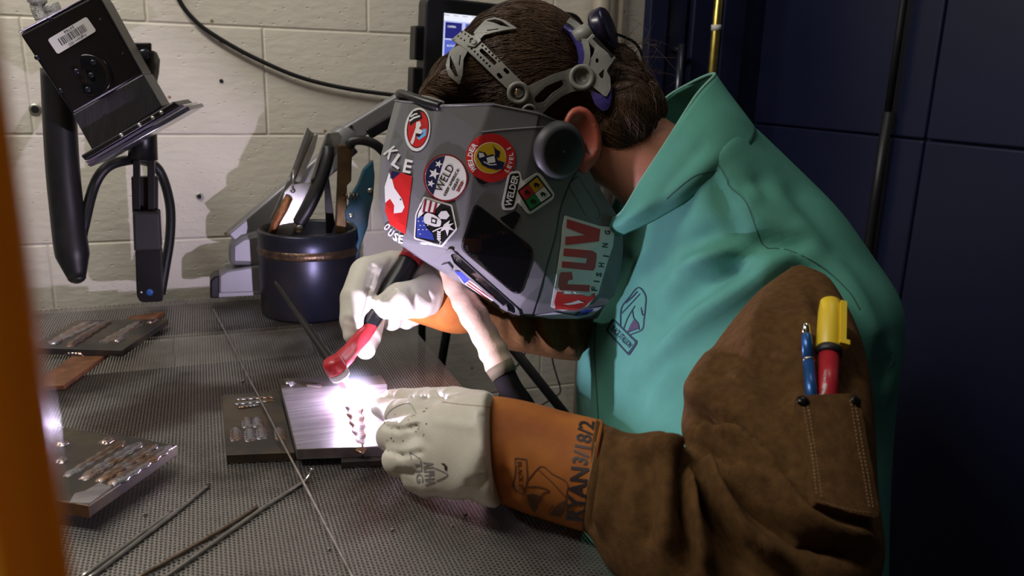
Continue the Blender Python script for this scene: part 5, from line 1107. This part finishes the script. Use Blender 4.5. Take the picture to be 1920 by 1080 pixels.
def torus(x, y, R_, r_, mt, lift, name, hh=.004):
    p, n = surf(gtree, x, y, lift); mk(name, *lathe(p, n, [(0, R_), (hh, R_), (hh + .001, R_ - r_ * .3), (hh + .001, R_ - r_ * .8), (hh * .8, R_ - r_), (0, R_ - r_)], 30), mt, hel, True)
torus(1090, 146, .0165, .006, m_hg, .002, 'pivot_ring', .006); torus(971, 174, .0145, .006, m_hg, .002, 'pivot_ring', .005); torus(990, 207, .010, .004, m_hg, .003, 'pivot_ring', .005)
p, n = surf(gtree, 971, 173, .002); mk('pivot_screw', *lathe(p, n, [(0, .006), (.004, .006), (.005, .004)], 14), m_chr, hel, True)
hg('rear_frame', [rpoly([(1096, 127), (1112, 104), (1118, 84), (1128, 92), (1150, 112), (1142, 124), (1136, 134), (1143, 146), (1144, 168), (1136, 183), (1122, 172), (1108, 160)], 4), oval(1119, 115, 3, 4.5, 0, 12), rpoly([(1122, 140), (1132, 130), (1131, 146), (1127, 149)], 2)], m_hg, .004, .004)
hg('rear_pad', [rpoly([(1104, 166), (1122, 176), (1140, 180), (1147, 160), (1146, 185), (1141, 204), (1130, 208), (1116, 196)], 4)], m_purp, .002, .006)
hg('band_pad', [stroke(cat([(1058, 48), (1076, 62), (1086, 82), (1091, 106), (1090, 120)], 5), 12)], m_purp, .002, .005); hg('head_band', [stroke(cat([(1062, 42), (1084, 58), (1096, 80), (1101, 104), (1098, 124)], 5), 11)], m_hg, .005, .004)
# ratchet at the back of the head
rp_ = Dp(1126, 58, 1.13); rn = nrm(-Uh * .2 + nrm(Dp(1200, 10, 1.13) - rp_) + .3 * (CAM - rp_))
mk('ratchet_knob', *lathe(rp_ - rn * .006, rn, [(0, .027), (.004, .029), (.016, .029), (.020, .026), (.021, .012)], 36), mat('dark_purple_knob', (.012, .010, .03), .25), hel, True)
rb = Dp(1094, 66, 1.10); mk('ratchet_housing', *lathe(rb, nrm(Dp(1120, 50, 1.10) - rb), [(-.012, .010), (-.01, .0125), (.008, .0125), (.012, .009)], 24), m_hg, hel, True)
bx_a, bx_b = Dp(1110, 74, 1.095), Dp(1146, 112, 1.09); d_ = nrm(bx_b - bx_a); s__ = nrm(np.cross(d_, CAM - bx_a)); n__ = np.cross(d_, s__)
bevel(mk('ratchet_track', *box((bx_a + bx_b) / 2, d_, s__, n__, .022, .006, .008), m_hg, hel), .0015); bevel(mk('ratchet_slot', *box((bx_a + bx_b) / 2 - s__ * .0035 + 0 * n__, d_, s__, n__, .018, .0025, .0088), m_helin, hel), .0008)
mk('forehead_band', *merge([tube(cat([Wp(790, 186, .035), Wp(805, 188, .04), Wp(832, 197, .05)], 4), .005, 8)]), m_hg, hel, True)
hg('forehead_strap', [rpoly([(790, 180), (806, 182), (832, 196), (828, 204), (796, 196)], 2), oval(798, 187, 1.5, 1.5, 0, 8), oval(806, 190, 1.5, 1.5, 0, 8), oval(814, 194, 1.5, 1.5, 0, 8)], m_hg, .004)
hc = mk('headset_cord', *tube(cat([Dp(1150, 62, 1.14), Dp(1172, 70, 1.16), Dp(1192, 82, 1.18), Dp(1204, 105, 1.2), Dp(1206, 140, 1.22)], 6), .002, 8), m_rub, None, True); tag(hc, 'thin black cord curving away behind the helmet ratchet', 'cord')

# ================================================================== torch, arc and filler rod in the hand
ARC = Zp(662, 747, 0.9225)
m_torch = mat('torch_red', (.50, .025, .035), .35); m_cup = mat('pink_ceramic_cup', (.62, .22, .20), .4); m_tb = mat('torch_black', (.009, .009, .010), .3, spec=.25); m_ins = mat('white_insulator', (.75, .73, .72), .4)
headp = Zp(628, 688, .968); ctip = ARC + nrm(headp - ARC) * .019; axd = nrm(headp - ctip); lh_ = np.linalg.norm(headp - ctip)
tor = thing('tig_torch', 'TIG torch with red head, black handle and long black back cap', 'torch', ctip)
mk('cup', *lathe(ctip, axd, [(0, .0062), (.002, .0068), (.012, .0078), (lh_ - .017, .0105), (lh_ - .014, .0105)], 28), m_cup, tor, True)
mk('insulator', *lathe(ctip, axd, [(lh_ - .016, .0118), (lh_ - .014, .0128), (lh_ - .008, .0128), (lh_ - .006, .0118)], 28), m_ins, tor, True)
mk('tungsten', *lathe(ARC + axd * .0095, axd, [(0, .0002), (.005, .0012), (.016, .0012)], 10), m_dkbar, tor, True)
bk = Dp(518, 531, 1.175)
bkd = nrm(bk - headp)
mk('head', *merge([lathe(ctip, axd, [(lh_ - .008, .0118), (lh_ - .004, .0128), (lh_ + .006, .0128), (lh_ + .012, .010)], 28), tube(cat([headp, Dp(655, 660, 1.085), Dp(686, 622, 1.112), Dp(696, 605, 1.12)], 5), [.012] * 5 + [.011] * 5 + [.0105] * 6, 20)]), m_torch, tor, True)
mk('back_cap', *lathe(headp + bkd * .004, bkd, [(0, .0078), (.006, .0078), (.02, .0066), (.05, .0055), (np.linalg.norm(bk - headp) - .01, .0028), (np.linalg.norm(bk - headp), .001)], 24), m_tb, tor, True)
hdl = nrm(tq0 - tq1); lq = np.linalg.norm(tq0 - tq1)
mk('handle', *lathe(tq1 - hdl * .004, hdl, [(0, .0105), (.006, .0118), (.04, .0128), (.08, .0150), (lq - .012, .0160), (lq - .008, .0165)], 28), m_tb, tor, True)
mk('red_ring', *lathe(tq1 - hdl * .004, hdl, [(lq - .009, .0170), (lq + .004, .0170), (lq + .006, .015)], 28), m_torch, tor, True)
mk('hose_nut', *lathe(tq1 + hdl * (lq + .001), hdl, [(0, .0135), (.008, .0135), (.009, .011), (.02, .011)], 12), mat('brown_brass', (.22, .13, .05), .4, .8), tor, True)
m_tan = mat('tan_leather_sleeve', (.50, .37, .27), .7, color2=(.42, .29, .2), scale=25, bump=.3, bscale=200)
hose = thing('torch_hose', 'torch hose in a tan leather sleeve running down behind the near cuff', 'hose', Dp(945, 690, 1.11))
P = cat([tq0 + hdl * .012, Dp(790, 455, 1.19), Dp(815, 462, 1.18), Dp(838, 500, 1.16), Dp(862, 545, 1.14), Dp(890, 595, 1.125), Dp(920, 650, 1.115), Dp(938, 690, 1.11)], 8); r_ = np.concatenate([np.linspace(.011, .019, 14), np.full(len(P) - 14, .0195)]) * (1 + .05 * np.sin(np.arange(len(P)) * 1.3) + .04 * np.sin(np.arange(len(P)) * .53)); r_[-2:] *= 1.05
mk('leather_sleeve', *tube(P, r_, 20), m_tan, hose, True)
mk('binding', *tube([Dp(936, 685, 1.11), Dp(946, 704, 1.108)], [.0205, .019], 20), mat('olive_binding', (.09, .075, .04), .8), hose, True)
mk('black_hose', *tube(cat([Dp(942, 698, 1.109), Dp(958, 730, 1.11), Dp(985, 770, 1.12), Dp(1030, 860, 1.16), Dp(1070, 960, 1.22)], 8), .017, 18), mat('black_nylon', (.008, .007, .007), .85, spec=.1), hose, True)
# filler rod in the near hand
fr = mk('filler_rod', *tube([ARC + np.array([.004, -.003, .002]), Zp(738, 745, .950), Zp(845, 790, .975)], .0012, 8), m_brt, None, True); tag(fr, 'filler rod held in the near glove with its tip in the arc', 'rod', 'filler rods on the table')
# the arc
arc = thing('welding_arc', 'blinding white welding arc between torch and coupon', 'arc', ARC)
def esphere(name, c_, r_, mt, n=20):
    V = [];
    prof = [(-math.cos(math.pi * k / 12) * r_ + r_, max(math.sin(math.pi * k / 12) * r_, 1e-5)) for k in range(13)]
    return mk(name, *lathe(np.asarray(c_) - EZ * r_, EZ, prof, n), mt, arc, True)
esphere('arc_core', ARC + EZ * .005, .004, mat('arc_plasma', (1, 1, 1), .5, emit=(.84, .72, 1.0), estr=10500))
mg = bpy.data.materials.new('arc_bloom_emission'); mg.use_nodes = True; nt = mg.node_tree; N = nt.nodes; N.remove(N['Principled BSDF'])  # emissive halo standing in for lens bloom around the arc
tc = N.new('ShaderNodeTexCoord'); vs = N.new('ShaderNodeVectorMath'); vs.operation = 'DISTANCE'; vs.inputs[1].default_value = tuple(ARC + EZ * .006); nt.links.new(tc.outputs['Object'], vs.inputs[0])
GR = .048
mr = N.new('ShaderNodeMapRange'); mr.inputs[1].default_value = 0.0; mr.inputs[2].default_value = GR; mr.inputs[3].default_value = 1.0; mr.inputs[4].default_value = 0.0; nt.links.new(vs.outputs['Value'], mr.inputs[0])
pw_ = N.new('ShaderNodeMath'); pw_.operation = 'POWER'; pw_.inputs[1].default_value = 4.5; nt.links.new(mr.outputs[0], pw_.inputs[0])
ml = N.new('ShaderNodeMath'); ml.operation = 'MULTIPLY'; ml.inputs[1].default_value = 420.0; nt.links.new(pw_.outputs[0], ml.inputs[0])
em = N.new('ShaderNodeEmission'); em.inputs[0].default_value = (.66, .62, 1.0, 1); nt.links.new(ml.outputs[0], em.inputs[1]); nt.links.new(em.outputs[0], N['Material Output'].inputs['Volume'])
esphere('arc_bloom_halo', ARC + EZ * .006, GR, mg)
